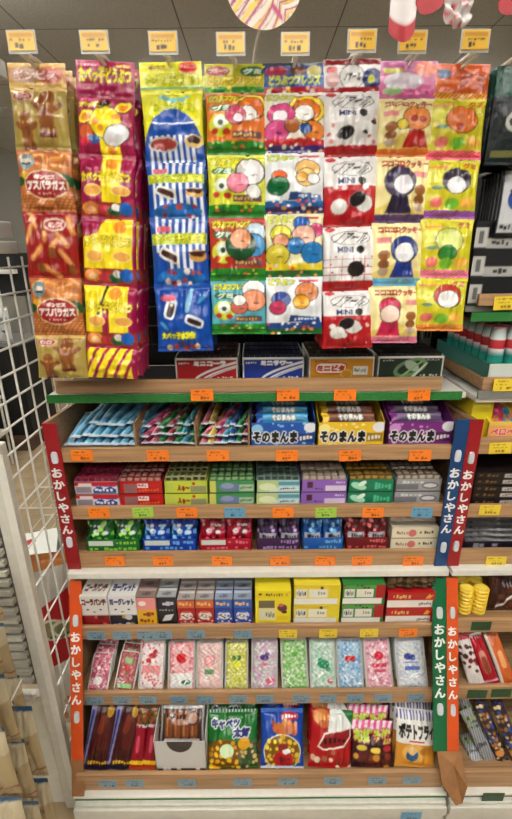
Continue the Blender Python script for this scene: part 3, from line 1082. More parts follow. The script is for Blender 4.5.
def col5():
    hd = Art(.108, .05, (30, 90, 170))
    hd.rect(0, 0, 1, .12, (90, 90, 110)).ell(.22, .3, .18, .08, (190, 60, 100)).ell(.56, .28, .14, .07, (140, 90, 60)).ell(.82, .3, .12, .09, (200, 190, 120))
    hd.text('どうぶつフレンズ', .1, .42, .92, .74, (226, 226, 80), (90, 140, 150), 1).rect(0, .82, 1, 1, (200, 30, 50)).cells(.02, .84, .98, .98, 8, [(240, 230, 220), (240, 200, 60)], .3)
    arts = [hd]
    sets = [((236, 230, 216), [(.7, .4, .3, (246, 216, 50)), (.7, .42, .22, (230, 130, 40)), (.66, .5, .16, (238, 234, 228)), (.28, .5, .22, (214, 80, 140)), (.26, .55, .12, (240, 220, 226)), (.2, .85, .2, (214, 90, 150)), (.82, .85, .18, (230, 140, 50)), (.46, .76, .12, (180, 110, 60)), (.68, .82, .1, (40, 90, 150))], (200, 34, 50), (70, 50, 130)),
            ((232, 234, 234), [(.24, .52, .12, (230, 110, 50)), (.22, .72, .18, (10, 110, 60)), (.72, .38, .2, (230, 190, 120)), (.7, .55, .17, (240, 200, 120)), (.62, .55, .09, (236, 170, 40)), (.82, .58, .1, (226, 226, 224))], (40, 110, 170), (60, 44, 110)),
            ((226, 220, 180), [(.62, .2, .13, (40, 110, 190)), (.88, .34, .12, (210, 80, 130)), (.66, .46, .2, (224, 180, 160)), (.52, .66, .15, (50, 130, 190)), (.26, .42, .17, (230, 220, 70)), (.26, .56, .13, (220, 150, 110)), (.2, .84, .2, (214, 200, 70)), (.82, .8, .2, (40, 130, 190))], (230, 210, 50), (30, 120, 60)),
            ((230, 232, 234), [(.72, .34, .2, (214, 140, 90)), (.62, .56, .14, (236, 176, 50)), (.26, .5, .16, (40, 70, 150)), (.2, .68, .14, (200, 70, 110))], (40, 80, 150), (24, 110, 56))]
    for i, (bgc, it, b1, b2) in enumerate(sets):
        a = Art(.108, .132, bgc)
        a.text('どうぶつ', .06, .03, .5, .14, (226, 220, 90), (90, 150, 80), 1).rect(.58, .05, .92, .09, (200, 80, 90))
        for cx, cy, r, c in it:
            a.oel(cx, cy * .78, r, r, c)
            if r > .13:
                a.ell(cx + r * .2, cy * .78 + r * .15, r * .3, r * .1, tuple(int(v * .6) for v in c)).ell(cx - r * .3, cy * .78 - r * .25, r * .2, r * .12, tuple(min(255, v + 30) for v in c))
        if i in (1, 3):
            a.poly([(.42, .66), (.95, .7), (.98, .8), (.4, .78)], (26, 76, 140)).scribble(.5, .7, .9, .76, (210, 220, 230), 7, i, .9)
        a.rect(0, .79, 1, .89, b1).rect(0, .89, 1, 1, b2).cells(.03, .8, .97, .88, 7, [(240, 235, 225), (230, 90, 60)], .25, i).cells(.03, .91, .97, .99, 6, [(220, 220, 210), (220, 160, 60)], .25, i + 3)
        arts.append(a)
    return dict(x=(294, 294), top=63, bot=334, w=.108, n=3, cuts=(63, 93, 153, 214, 277, 334), arts=arts, back=(110, 70, 80), lab='white party gummy')


def col6():
    RD = (176, 22, 34)
    W = (232, 230, 228)

    def logo(a, y0):
        a.ell(.14, y0 - .06, .1, .045, (200, 40, 50)).ell(.52, y0 + .08, .38, .14, (30, 30, 34)).ell(.52, y0 + .08, .36, .13, W)
        a.text('ノアール', .24, y0, .82, y0 + .16, (30, 28, 30), None, 1, 0.0, .25)
        a.text('MINI', .26, y0 + .22, .56, y0 + .3, (40, 60, 120)).ell(.7, y0 + .26, .08, .08, (20, 20, 22))

    def cookie(a, cx, cy, k=1):
        a.ell(cx + .13 * k, cy + .06, .16 * k, .15 * k, (226, 226, 222), 20).ell(cx, cy, .17 * k, .13 * k, (150, 140, 136), -30).ell(cx, cy, .16 * k, .12 * k, (34, 26, 28), -30)
        a.ell(cx - .02, cy, .09 * k, .06 * k, (60, 50, 50), -30).ell(cx - .02, cy, .08 * k, .05 * k, (34, 26, 28), -30)
    hd = Art(.1, .05, W)
    hd.rect(0, 0, 1, .2, (130, 16, 26)).ell(.15, .34, .1, .06, (200, 40, 50)).ell(.16, .62, .12, .12, (210, 170, 170)).ell(.5, .56, .22, .2, (40, 40, 44)).ell(.5, .56, .205, .185, W)
    hd.text('ノアール', .36, .46, .66, .66, (30, 28, 30)).ell(.86, .62, .18, .16, (40, 60, 120)).ell(.84, .64, .06, .06, (210, 210, 60)).rect(0, .86, 1, 1, RD)
    arts = [hd]
    for k in range(4):
        a = Art(.1, .13, W)
        if k in (1, 3):
            a.rect(0, .42, 1, 1, (186, 30, 40)).cells(.05, .44, .95, .8, 5, [(236, 234, 232), (200, 60, 60), (226, 200, 200)], .35, k)
        if k == 0:
            a.cells(.05, .44, .95, .8, 6, [(210, 120, 120), (232, 220, 218), (226, 150, 150)], .3, k)
        if k == 2:
            for q in (.12, .34, .56, .78):
                a.rect(q, .45, q + .015, .84, (190, 90, 90))
            for q in (.5, .62, .74):
                a.rect(0, q, 1, q + .012, (190, 90, 90))
            a.cells(.05, .44, .95, .84, 6, [(180, 40, 40), (40, 30, 30), (232, 230, 228)], .14, k)
        logo(a, .1)
        if k == 0:
            cookie(a, .38, .66, 1.0)
            a.ell(.82, .58, .14, .14, (236, 236, 232)).ell(.9, .5, .06, .05, (30, 30, 30)).ell(.74, .66, .05, .04, (30, 30, 30))
        elif k == 2:
            a.ell(.62, .66, .17, .16, (30, 24, 26)).ell(.62, .66, .12, .11, (50, 40, 42)).ell(.62, .66, .1, .09, (34, 26, 28))
        else:
            cookie(a, .62 if k == 1 else .45, .62 if k == 1 else .56, 1.0)
            a.ell(.28, .72, .15, .14, (226, 226, 222))
        a.rect(0, .84, 1, 1, RD)
        arts.append(a)
    return dict(x=(352, 347), top=59, bot=348, w=.098, n=3, cuts=(59, 92, 157, 227, 291, 348), arts=arts, back=(90, 16, 22), lab='white and red black-cookie')


def col7():
    hd = Art(.102, .06, (206, 110, 160))
    hd.rect(0, 0, 1, .3, (190, 110, 160)).rect(.06, .2, .4, .34, (200, 200, 90)).ell(.8, .22, .2, .12, (230, 150, 130)).ell(.42, .55, .34, .14, (206, 196, 206)).rect(0, .74, 1, .9, (220, 90, 160))
    hd.ell(.24, .8, .18, .06, (170, 200, 150)).scribble(.44, .78, .9, .86, (150, 20, 90), 9, 1, .9)
    arts = [hd]
    CR = (238, 226, 168)
    figs = [[(.68, .42, .25, (236, 150, 80)), (.62, .44, .05, (210, 60, 50)), (.78, .44, .05, (210, 60, 50)), (.42, .55, .1, (230, 210, 50))],
            [(.44, .45, .28, (70, 56, 90)), (.5, .5, .17, (232, 230, 234))],
            [(.6, .48, .25, (30, 60, 140)), (.6, .54, .18, (238, 238, 240))],
            [(.4, .42, .2, (206, 40, 90)), (.4, .55, .18, (236, 210, 196))]]
    body = [(190, 40, 36), (56, 44, 76), (30, 60, 140), (200, 40, 90)]
    band = [(226, 130, 50), (96, 66, 120), (110, 180, 216), (220, 130, 160)]
    for k in range(4):
        a = Art(.102, .125, CR)
        a.poly([(0, .8), (.5, .62), (1, .8), (1, 1), (0, 1)], (230, 210, 120))
        a.text('コロコロクッキー', .12, .06, .95, .17, (170, 34, 40), None, 1, .03)
        x_ = .22 if k in (0, 2) else .82
        a.rect(x_ - .13, .24, x_ + .13, .33, (230, 150, 150)).ell(x_, .52, .11, .1, (166, 110, 60)).ell(x_, .66, .1, .09, (150, 96, 50)).ell(x_, .78, .1, .08, (190, 170, 150))
        cx = figs[k][0][0]
        a.poly([(cx - .14, .58), (cx + .14, .58), (cx + .24, .87), (cx - .24, .87)], body[k])
        for fx, fy, r, c in figs[k]:
            a.oel(fx, fy * .88, r, r, c)
        a.rect(0, .88, 1, 1, band[k])
        arts.append(a)
    return dict(x=(409, 391), top=61, bot=343, w=.099, n=3, cuts=(61, 99, 157, 223, 286, 343), arts=arts, back=(120, 116, 80), lab='cream round-cookie')


def col8():
    hd = Art(.1, .058, (206, 96, 30))
    hd.ell(.2, .3, .12, .08, (130, 150, 180)).rect(.1, .5, .5, .6, (226, 130, 70)).text('グミ', .46, .26, .92, .7, (150, 24, 30), (226, 120, 50), 1).stripes(0, .84, 1, 1, 14, (240, 190, 60), .6, .5)
    arts = [hd]
    YG = (214, 206, 50)
    figs = [[(.55, .4, .28, (226, 130, 60)), (.5, .52, .05, (200, 60, 40))], [(.55, .4, .26, (60, 46, 70)), (.55, .48, .18, (232, 230, 234))],
            [(.52, .4, .26, (214, 220, 130)), (.5, .62, .16, (60, 140, 60))], [(.6, .36, .27, (190, 60, 40)), (.6, .42, .2, (238, 236, 234))]]
    band = [(222, 90, 110), (140, 80, 150), (226, 120, 150), (226, 140, 70)]
    for k in range(4):
        a = Art(.1, .125, YG)
        a.ell(.15, .3, .16, .14, (228, 226, 110)).text('グミ', .68, .06, .92, .17, (180, 40, 30)).rect(.06, .12, .4, .16, (230, 150, 110))
        for fx, fy, r, c in figs[k]:
            a.oel(fx, fy * .95, r, r, c)
        a.ell(.22, .74, .12, .11, (230, 130, 120)).ell(.5, .76, .13, .12, (130, 190, 60)).ell(.8, .74, .14, .11, (232, 180, 80)).ell(.2, .5, .1, .04, (120, 160, 140))
        a.rect(0, .87, 1, 1, band[k]).stripes(0, .87, 1, 1, 12, tuple(min(255, int(v * 1.3)) for v in band[k]), 1.5, .4)
        arts.append(a)
    return dict(x=(462, 437), top=64, bot=331, w=.098, n=3, cuts=(64, 99, 160, 219, 278, 331), arts=arts, back=(150, 90, 30), lab='yellow orange-topped gummy')


TAGPX = [(24, 45), (96, 45), (164, 46), (231, 47), (295, 47), (361, 44), (411, 45), (473, 44)]
NAMES = ['brown gingerbread biscuit', 'magenta and yellow biscuit', 'blue striped biscuit', 'green-banded gummy', 'white and blue-topped gummy',
         'white and red cookie', 'pink-topped cream cookie', 'orange-topped gummy']


def hang_strip(c, idx):
    top = at(c['x'][0], c['top'], YT)
    bot = at(c['x'][1], c['bot'], YBO)
    if bot.z < LZT + .006 and idx in (0, 1):
        pass
    axis = (top - bot)
    L = axis.length
    zx = axis.normalized()
    xx = (Vector((1, 0, 0)) - zx * zx.x).normalized()
    yy = zx.cross(xx)
    Rm = Matrix((xx, yy, zx)).transposed()

    def frac(py):
        lo, hi = -.1, 1.1
        for _ in range(40):
            m_ = (lo + hi) / 2
            if proj(top + (bot - top) * m_)[1] < py:
                lo = m_
            else:
                hi = m_
        return lo
    fr = [frac(p) for p in c['cuts']]
    fr[0], fr[-1] = 0, 1
    root = empty('snack_strip', top, f'front strip of connected {c["lab"]} bags on its hook', 'hanging snack strip', 'connected snack bags on the hooks')
    root.rotation_euler = Rm.to_euler()
    meshes = []
    for k in range(len(fr) - 1):
        h = (fr[k + 1] - fr[k]) * L
        nm = 'header_card' if k == 0 else 'snack_bag'
        t = .006 if k == 0 else .033
        ar = c['arts'][k]
        o = bag(nm, c['w'], h, t, ar, c['back'], st=.05, sb=.05, res=.0015, seed=idx * 10 + k, parent=root, pinch=.035 if k else 0.0, wr=2.1 if k else 4)
        o.location = (0, 0, -fr[k + 1] * L)
        meshes.append(o)
    for j in range(1, c['n'] + 1):
        r2 = copy_tree(root)
        r2.location = top + Vector((random.uniform(-.004, .004), .0305 * j, -.001 * j))
        r2.rotation_euler = Rm.to_euler()
        r2['label'] = f'strip of {c["lab"]} bags hidden behind the front one'
    return root, L


COLS = [col1(), col2(), col3(), col4(), col5(), col6(), col7(), col8()]
for i, c in enumerate(COLS):
    root, L = hang_strip(c, i)
    top = root.location
    # the hook the strips hang from
    tp = at(TAGPX[i][0], TAGPX[i][1], .842)
    hx = top.x
    e = empty('display_hook', (hx, YB - .006, top.z), f'chromed peg hook with yellow tag holding the {NAMES[i]} strips', 'display hook', 'peg hooks with yellow tags')
    z0 = -.006
    zt = tp.z - top.z
    G().tube([(0, 0, z0), (0, .86 - YB, z0), (0, .85 - YB, z0 + .012)], .003, n=8).build('hook_rod', M['wire'], e, smooth=True, weld=False)
    G().tube([(0, 0, z0 + .012), (0, .925 - YB, z0 + .011), (tp.x - hx, .842 - YB, zt - .013)], .0036, n=8).build('tag_arm', M['wire'], e, smooth=True, weld=False)
    G().box(-.02, .02, -.004, 0, -.01, .045).build('hook_plate', M['chrome'], e)
    a = Art(.044, .026, (226, 186, 60), .0008)
    a.rect(.06, .1, .94, .3, (200, 150, 40)).scribble(.08, .36, .9, .52, (60, 44, 20), 7, i, .6).scribble(.25, .56, .72, .9, (40, 30, 16), 3, i + 9, .9)
    hold = G().box(tp.x - hx - .0225, tp.x - hx + .0225, .841 - YB, .8425 - YB, zt - .014, zt + .017, (214, 206, 170)).build('tag_holder', M['milky'], e, bevel=.001)
    G().box(tp.x - hx - .020, tp.x - hx + .020, .8395 - YB, .8405 - YB, zt - .010, zt + .0145, (226, 186, 60), 0, a, None, .0015).build('price_label', M['gloss'], hold)

# ================================================================== PRODUCTS ON THE SHELVES
def dup(o, loc, rot=None):
    c = o.copy()
    COL.objects.link(c)
    c.location = loc
    if rot is not None:
        c.rotation_euler = rot
    return c


def spawn(proto, spots, label, cat, group, first=True):
    """the first spot moves the prototype itself, the others are copies"""
    for i, s in enumerate(spots):
        loc, rot = (s[0], s[1]) if len(s) == 2 else (s, (0, 0, 0))
        o = proto if i == 0 else copy_tree(proto)
        o.location = loc
        o.rotation_euler = rot
        tag(o, label, cat, group)


BA = max(LZB, ZA + .017) + .0065          # floor of the tray on the green-edged shelf
B1, B2, B3, B4, B5, B6 = [r - BT + .0006 for r in (R1T, R2T, R3T, R4T, R5T, R6T)]

# ---- mini candy cartons on the green-edged shelf
def swoosh(a, c):
    for o_, t in ((0, .055), (.09, .04), (.13, .02)):
        q = np.clip((a.x - .3 - o_) / .68, 0, 1)
        a.put((np.abs(a.y - (1.02 - .82 * q ** .6 + o_)) < t) & (a.x > .3 + o_), c)


def mini_carton(px0, px1, col, kind, label, pk):
    D = .942
    x0, x1 = X(px0, 381, D), X(px1, 381, D)
    W_ = x1 - x0
    hh = Z(357.5, D) - BA
    seen = Z(357.5, D) - Z(380, D)
    a = Art(W_, seen, (236, 236, 232), .0009)
    a.rect(.025, .09, .975, 1, col)
    if kind == 'swirl':
        a.ell(.5, .5, .26, .13, (120, 150, 110), -20).ell(.5, .5, .2, .08, (34, 56, 42), -20).ell(.52, .42, .12, .07, (176, 190, 176), 30)
        a.poly([(.3, 1), (.36, 1), (.7, .2), (.66, .2)], (150, 190, 120)).poly([(.5, .96), (.56, .96), (.76, .3), (.73, .3)], (206, 220, 200))
        a.scribble(.74, .14, .94, .2, (200, 205, 195), 5, 2, .9).scribble(.08, .14, .26, .22, (200, 205, 195), 4, 3, .9).scribble(.66, .8, .94, .9, (200, 205, 195), 6, 8, .9)
    elif kind == 'bita':
        a.rod(.34, .5, .24, .09, (200, 40, 36)).rod(.34, .5, .225, .075, (240, 232, 220)).text('ミニビタ', .13, .36, .55, .64, (200, 36, 34), None, 1, .05)
        a.rect(.68, .42, .9, .8, (232, 232, 224)).scribble(.7, .5, .88, .72, (120, 120, 120), 6, 2, .9).ell(.58, .75, .09, .07, (226, 190, 100)).ell(.58, .76, .075, .055, col)
        a.scribble(.1, .14, .3, .22, (80, 60, 10), 5, 3, .9)
    else:
        swoosh(a, (232, 232, 232))
        a.rect(.025, .09, .28, .95, col)
        a.text('ミニコーラ' if kind == 'cola' else 'ミニサワー', .3, .14, .8, .36, (244, 244, 244), None, 1, .05)
        a.scribble(.06, .18, .24, .28, (230, 230, 235), 5, 3, .9).scribble(.66, .84, .95, .92, (230, 230, 235), 7, 4, .9)
    a.rect(0, 0, 1, .08, (236, 236, 232)).rect(0, 0, .02, 1, (236, 236, 232)).rect(.98, 0, 1, 1, (236, 236, 232))
    ext = int(a.h * (hh / seen - 1))
    a.a = np.concatenate([a.a, np.tile(np.array(col, float), (ext, a.w, 1))])
    a.h += ext
    o = open_tray('candy_carton', W_, .15, hh, hh + .002, a, (226, 224, 216), res=.0011, slope=.2)
    put(o, ((x0 + x1) / 2, D, BA))
    tag(o, label, 'display carton', 'mini candy cartons in the wooden tray')
    n = 11
    pw = (W_ - .008) / n
    tp = Art(pw, .045, pk, .0015)
    tp.rect(.1, .1, .9, .3, tuple(min(255, v + 60) for v in pk)).rect(.1, .6, .9, .7, (150, 150, 150))
    p = carton('candy_pack', pw * .9, .042, hh + .0035, pk, None, tp, M['gloss'], res=.004)
    sp = [((x0 + .004 + pw * (i + .5), D + .006 + r * .048, BA + .002), (0, 0, 0)) for r in range(3) for i in range(n)]
    spawn(p, sp, 'small dark-topped candy pack standing in the ' + {'cola': 'red mini cola', 'sour': 'blue mini sour', 'bita': 'yellow mini', 'swirl': 'dark green swirl'}[kind] + ' carton',
          'candy pack', 'packs in the ' + kind + ' carton')


mini_carton(176, 238.5, (176, 24, 32), 'cola', 'red mini cola candy carton with white swooshes', (50, 24, 26))
mini_carton(242.5, 304, (24, 62, 150), 'sour', 'blue mini sour candy carton with white swooshes', (30, 36, 60))
mini_carton(308, 373.5, (208, 150, 24), 'bita', 'mustard yellow mini candy carton with red and white logo', (70, 54, 34))
mini_carton(376, 441.5, (38, 56, 42), 'swirl', 'dark green candy carton with pale swirl and white border', (48, 46, 40))

# ---- upper stand, top shelf: heaps of stick sweets and three chewing gum trays
def stick(cols, L=.19, w_=.020, t=.014, seed=0, txt=True):
    a = Art(w_, L, cols[0], .0015)
    for k in range(7):
        a.rect(0, k / 7, 1, (k + .8) / 7, cols[k % len(cols)])
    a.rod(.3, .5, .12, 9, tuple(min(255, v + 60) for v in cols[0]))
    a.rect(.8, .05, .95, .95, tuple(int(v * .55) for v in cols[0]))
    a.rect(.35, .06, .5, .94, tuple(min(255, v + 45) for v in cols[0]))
    a.rect(0, 0, 1, .05, (215, 225, 230)).rect(0, .95, 1, 1, (215, 225, 230))
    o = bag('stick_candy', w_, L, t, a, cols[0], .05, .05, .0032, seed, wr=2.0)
    return o


def lay(x, y, z, yaw, tip, roll=0.0):
    """a pack made upright, laid with its foot at the front, its head toward the back"""
    m = Matrix.Rotation(yaw, 3, 'Z') @ Matrix.Rotation(-math.pi / 2 + tip, 3, 'X') @ Matrix.Rotation(roll, 3, 'Z')
    return ((x, y, z), m.to_euler())


xa, xb = X(64, 445, .90), X(134, 445, .90)
rg = random.Random(3)
blues = [[(96, 156, 186), (120, 180, 204)], [(84, 140, 176), (150, 196, 214)], [(110, 170, 196), (70, 130, 170)]]
for v in range(3):
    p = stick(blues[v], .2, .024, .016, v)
    sp = []
    for i in range(v, 8, 3):
        x = xa + (xb - xa) * (i + .5) / 8
        sp.append(lay(x, .903, B1 + .010, R(6 - i * 3.2), R(2)))
    for i in range(v, 7, 3):
        x = xa + .01 + (xb - xa - .01) * (i + .5) / 7
        sp.append(lay(x, .908 + rg.random() * .014, B1 + .025, R(-2 - i * 3), R(3)))
    for i in range(v, 6, 3):
        x = xa + .04 + (xb - xa - .03) * (i + .5) / 6
        sp.append(lay(x, .935 + rg.random() * .03, B1 + .042, R(-8 - i * 2 + rg.random() * 8), R(3)))
    spawn(p, sp, ['sky blue', 'pale icy blue', 'deep blue-grey'][v] + ' stick sweet lying in the heap at the left end', 'stick sweet', 'blue stick sweets on the top tier')

for px in (136, 196, 249):
    x = X(px, 446, .9)
    tag(G().box(x - .002, x + .002, .90, 1.16, B1, B1 + .062).build('shelf_divider', M['plank']),
        {136: 'thin wooden divider between blue and pink stick sweets', 196: 'thin wooden divider between the two rainbow stick heaps',
         249: 'thin divider beside the blue gum tray'}[px], 'divider')

mix = [[(196, 110, 130), (226, 160, 170)], [(40, 120, 70), (120, 180, 130)], [(180, 70, 110), (226, 150, 180)], [(60, 140, 160), (140, 190, 200)],
       [(150, 60, 80), (210, 200, 190)], [(210, 180, 90), (230, 210, 150)], [(50, 90, 150), (120, 160, 200)]]
mixn = ['pink', 'green', 'rose', 'teal', 'wine red', 'yellow', 'blue']
for hi, (p0, p1, order, nm) in enumerate(((139, 194, (2, 0, 1, 4, 1, 3, 1), 'first'), (199, 247, (0, 5, 2, 3, 6, 1, 4), 'second'))):
    xa, xb = X(p0, 445, .90), X(p1, 445, .90)
    n = 7
    for i in range(n):
        k = order[i]
        p = stick(mix[k], .17, .017, .013, 10 + k)
        x = xa + (xb - xa) * (i + .5) / n
        sp = [lay(x, .904 + rg.random() * .01, B1 + .009, R(-6 - i * 1.2), R(1)),
              lay(x + rg.uniform(-.003, .003), .912 + rg.random() * .02, B1 + .023, R(-14 + rg.uniform(-7, 7)), R(3)),
              lay(x + rg.uniform(-.003, .004), .93 + rg.random() * .03, B1 + .037, R(-14 + rg.uniform(-9, 9)), R(5))]
        spawn(p, sp, f'{mixn[k]} stick sweet, number', 'stick sweet', None)
        for q, o in enumerate([o for o in COL.objects if o.get('label') == f'{mixn[k]} stick sweet, number']):
            o['label'] = f'{mixn[k]} twisted stick sweet in the {nm} rainbow heap'
            o['group'] = f'{nm} heap of rainbow stick sweets'


def gum_tray(px0, px1, col, spark, pk, label, short):
    D = .902
    x0, x1 = X(px0, 446, D), X(px1, 446, D)
    W_ = x1 - x0
    hf = Z(423, D) - B1
    a = Art(W_, hf, col, .0009)
    rgn = np.random.RandomState(int(px0))
    for _ in range(26):
        a.ell(rgn.rand(), rgn.rand(), .03 * rgn.rand() + .01, .02, spark)
    a.ell(.1, .25, .09, .08, spark).ell(.92, .2, .1, .08, (226, 226, 230))
    a.text('そのまんま', .03, .34, .72, .80, (18, 16, 18), (240, 240, 238), 2, .05)
    a.rect(.74, .42, .98, .78, tuple(int(v * .7) for v in col)).scribble(.76, .48, .96, .72, (230, 220, 220), 4, 3, .9)
    e = open_tray('gum_tray', W_, .135, hf, hf + .035, a, tuple(int(v * .8) for v in col), col, slope=.75, res=.0011)
    # printed tall back card
    b = Art(W_, .09, col, .0012)
    for _ in range(40):
        b.ell(rgn.rand(), rgn.rand(), .03 * rgn.rand() + .01, .02, spark)
    G().box(-W_ / 2, W_ / 2, .1365, .138, 0, hf + .042, col, 0, b).build('back_card', M['card'], e)
    put(e, ((x0 + x1) / 2, D, B1))
    tag(e, label, 'display tray', 'chewing gum trays on the top tier')
    t = Art(W_ * .84, .022, pk, .0012)
    t.rect(0, .2, 1, .5, tuple(min(255, v + 60) for v in pk)).text('そのまんま', .3, .25, .75, .8, (235, 235, 230), (20, 20, 30), 1).rect(0, 0, .12, 1, col)
    p = bag('gum_pack', W_ * .84, .026, .020, t, pk, .12, .12, .0018, px0, wr=1.0)
    sp = []
    for i in range(4):
        sp.append(((x0 + x1) / 2 + 0 * W_, D + .026 + i * .026, B1 + hf - .012 + i * .009))
    sp = [(s, (R(-50), 0, R((-1) ** i * 2))) for i, s in enumerate(sp)]
    spawn(p, sp, f'long wrapped gum pack lying in the {short} gum tray', 'gum pack', f'gum packs in the {short} tray')


gum_tray(251, 315, (40, 96, 176), (150, 196, 226), (60, 140, 180), 'blue star-sprinkled chewing gum tray with black lettering', 'blue')
gum_tray(317.5, 383, (228, 192, 50), (240, 226, 150), (120, 70, 50), 'yellow chewing gum tray with black lettering', 'yellow')
gum_tray(387, 451, (128, 50, 130), (206, 150, 206), (96, 76, 110), 'purple chewing gum tray with black lettering', 'purple')

# ---- upper stand, middle shelf: flat cartons stacked in twos, small packs standing on top
def soft_candy(px0, px1, col, paint, pk, pk2, name):
    D = .903
    x0, x1 = X(px0, 500, D), X(px1, 500, D)
    W_ = x1 - x0
    zt, zm = Z(480.5, D), Z(492.5, D)
    h = (zt - B2) / 2 - .0004
    a = Art(W_, h, col, .0009)
    paint(a)
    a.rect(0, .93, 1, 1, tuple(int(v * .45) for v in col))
    for lv in range(2):
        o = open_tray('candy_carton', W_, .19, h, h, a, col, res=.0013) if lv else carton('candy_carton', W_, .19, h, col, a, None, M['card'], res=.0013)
        put(o, ((x0 + x1) / 2 + (.0008 if lv else 0), D, B2 + lv * (h + .0006)))
        tag(o, f'{name} candy carton, ' + ('upper one holding small packs' if lv else 'lower one of its stack'), 'candy carton', 'flat candy cartons stacked in twos')
    n = 6
    pw = (W_ - .005) / n
    tp = Art(pw, .03, pk, .0012)
    tp.rect(.15, .2, .85, .75, pk2).rect(.15, .4, .85, .5, pk)
    fr = Art(pw, .012, pk, .0012)
    fr.rect(.15, .1, .85, .6, pk2)
    hp = h + .0045
    p = carton('candy_pack', pw * .9, .032, hp, pk, Art(pw, hp, pk, .0012).rect(.1, 0, .9, .22, pk2), tp, M['gloss'], res=.003)
    sp = []
    for r in range(4):
        for i in range(n):
            sp.append(((x0 + .0025 + pw * (i + .5), D + .004 + r * .044, B2 + h + .003 + rg.uniform(0, .002)), (0, 0, R(rg.uniform(-3, 3)))))
    spawn(p, sp, f'tiny candy pack standing in the {name} carton', 'candy pack', f'packs in the {name} carton')


def p_rwb(a):
    a.rect(0, 0, 1, .3, (196, 40, 50)).rect(.1, .1, .4, .3, (226, 210, 210)).rect(.42, .3, .95, .9, (36, 76, 150)).poly([(.42, .6), (.55, .3), (.7, .55), (.82, .35), (.95, .6), (.95, .4), (.42, .35)], (226, 226, 230)).rect(.04, .4, .38, .85, (150, 140, 150)).scribble(.46, .5, .9, .8, (235, 235, 240), 5, 2, .9)
def p_red(a):
    a.rect(.1, .2, .4, .9, (150, 110, 110)).rect(.42, .16, .66, .5, (230, 220, 216)).scribble(.44, .2, .64, .44, (170, 30, 30), 4, 2, .9).scribble(.44, .55, .92, .85, (226, 110, 60), 7, 3, .9).rect(.7, .2, .94, .4, (200, 40, 40))
def p_lime(a):
    a.rect(.6, .4, .96, .85, (150, 150, 120)).text('ふゅ〜', .3, .3, .58, .8, (150, 24, 30), None, 1, .04).ell(.68, .2, .04, .04, (200, 40, 30)).rect(.05, .2, .25, .7, (190, 200, 100))
def p_grn(a):
    a.rect(0, 0, .15, 1, (206, 206, 110)).ell(.45, .5, .24, .1, (120, 130, 170)).ell(.4, .4, .14, .07, (150, 160, 190)).rect(.66, .3, .97, .8, (176, 196, 170)).scribble(.68, .4, .95, .7, (90, 120, 90), 7, 3, .9)
def p_teal(a):
    a.rect(0, 0, .5, .9, (190, 206, 150)).ell(.25, .5, .2, .09, (220, 226, 190)).rect(.5, .1, 1, .4, (90, 160, 176)).rect(.52, .5, .96, .8, (216, 224, 226)).scribble(.55, .55, .93, .75, (60, 80, 80), 8, 3, .9).rect(.3, .55, .5, .9, (214, 224, 200))
def p_lil(a):
    a.rect(.12, .15, .24, .6, (90, 40, 60)).rect(.52, .45, .97, .85, (220, 206, 226)).scribble(.3, .6, .48, .8, (70, 50, 130), 4, 2, .9).scribble(.75, .12, .97, .3, (226, 210, 236), 4, 2, .9)
def p_eme(a):
    a.ell(.22, .5, .18, .08, (170, 216, 190), 20).ell(.3, .3, .1, .05, (226, 236, 226), -30).scribble(.5, .2, .95, .8, (96, 190, 150), 6, 3, .7)
def p_sil(a):
    a.rect(0, .4, .5, .8, (120, 120, 124)).ell(.75, .5, .18, .08, (100, 96, 100)).ell(.75, .5, .15, .05, (206, 206, 206)).scribble(.04, .1, .9, .35, (206, 206, 206), 9, 3, .7)


soft_candy(76, 119.5, (214, 206, 206), p_rwb, (176, 60, 66), (96, 50, 84), 'red white and blue')
soft_candy(120.5, 163.5, (190, 30, 34), p_red, (130, 26, 30), (190, 150, 140), 'plain red')
soft_candy(165, 208, (196, 206, 76), p_lime, (176, 190, 130), (70, 34, 48), 'lime green')
soft_candy(209.5, 254.5, (76, 150, 96), p_grn, (60, 110, 70), (150, 180, 130), 'grape green')
soft_candy(256.5, 299.5, (176, 206, 206), p_teal, (120, 140, 130), (60, 76, 70), 'pale teal')
soft_candy(301, 346, (150, 110, 186), p_lil, (150, 140, 140), (196, 180, 150), 'lilac')
soft_candy(347.5, 392, (24, 132, 96), p_eme, (110, 90, 50), (176, 140, 70), 'emerald')
soft_candy(394, 439, (160, 160, 162), p_sil, (120, 100, 90), (190, 180, 160), 'silver grey')

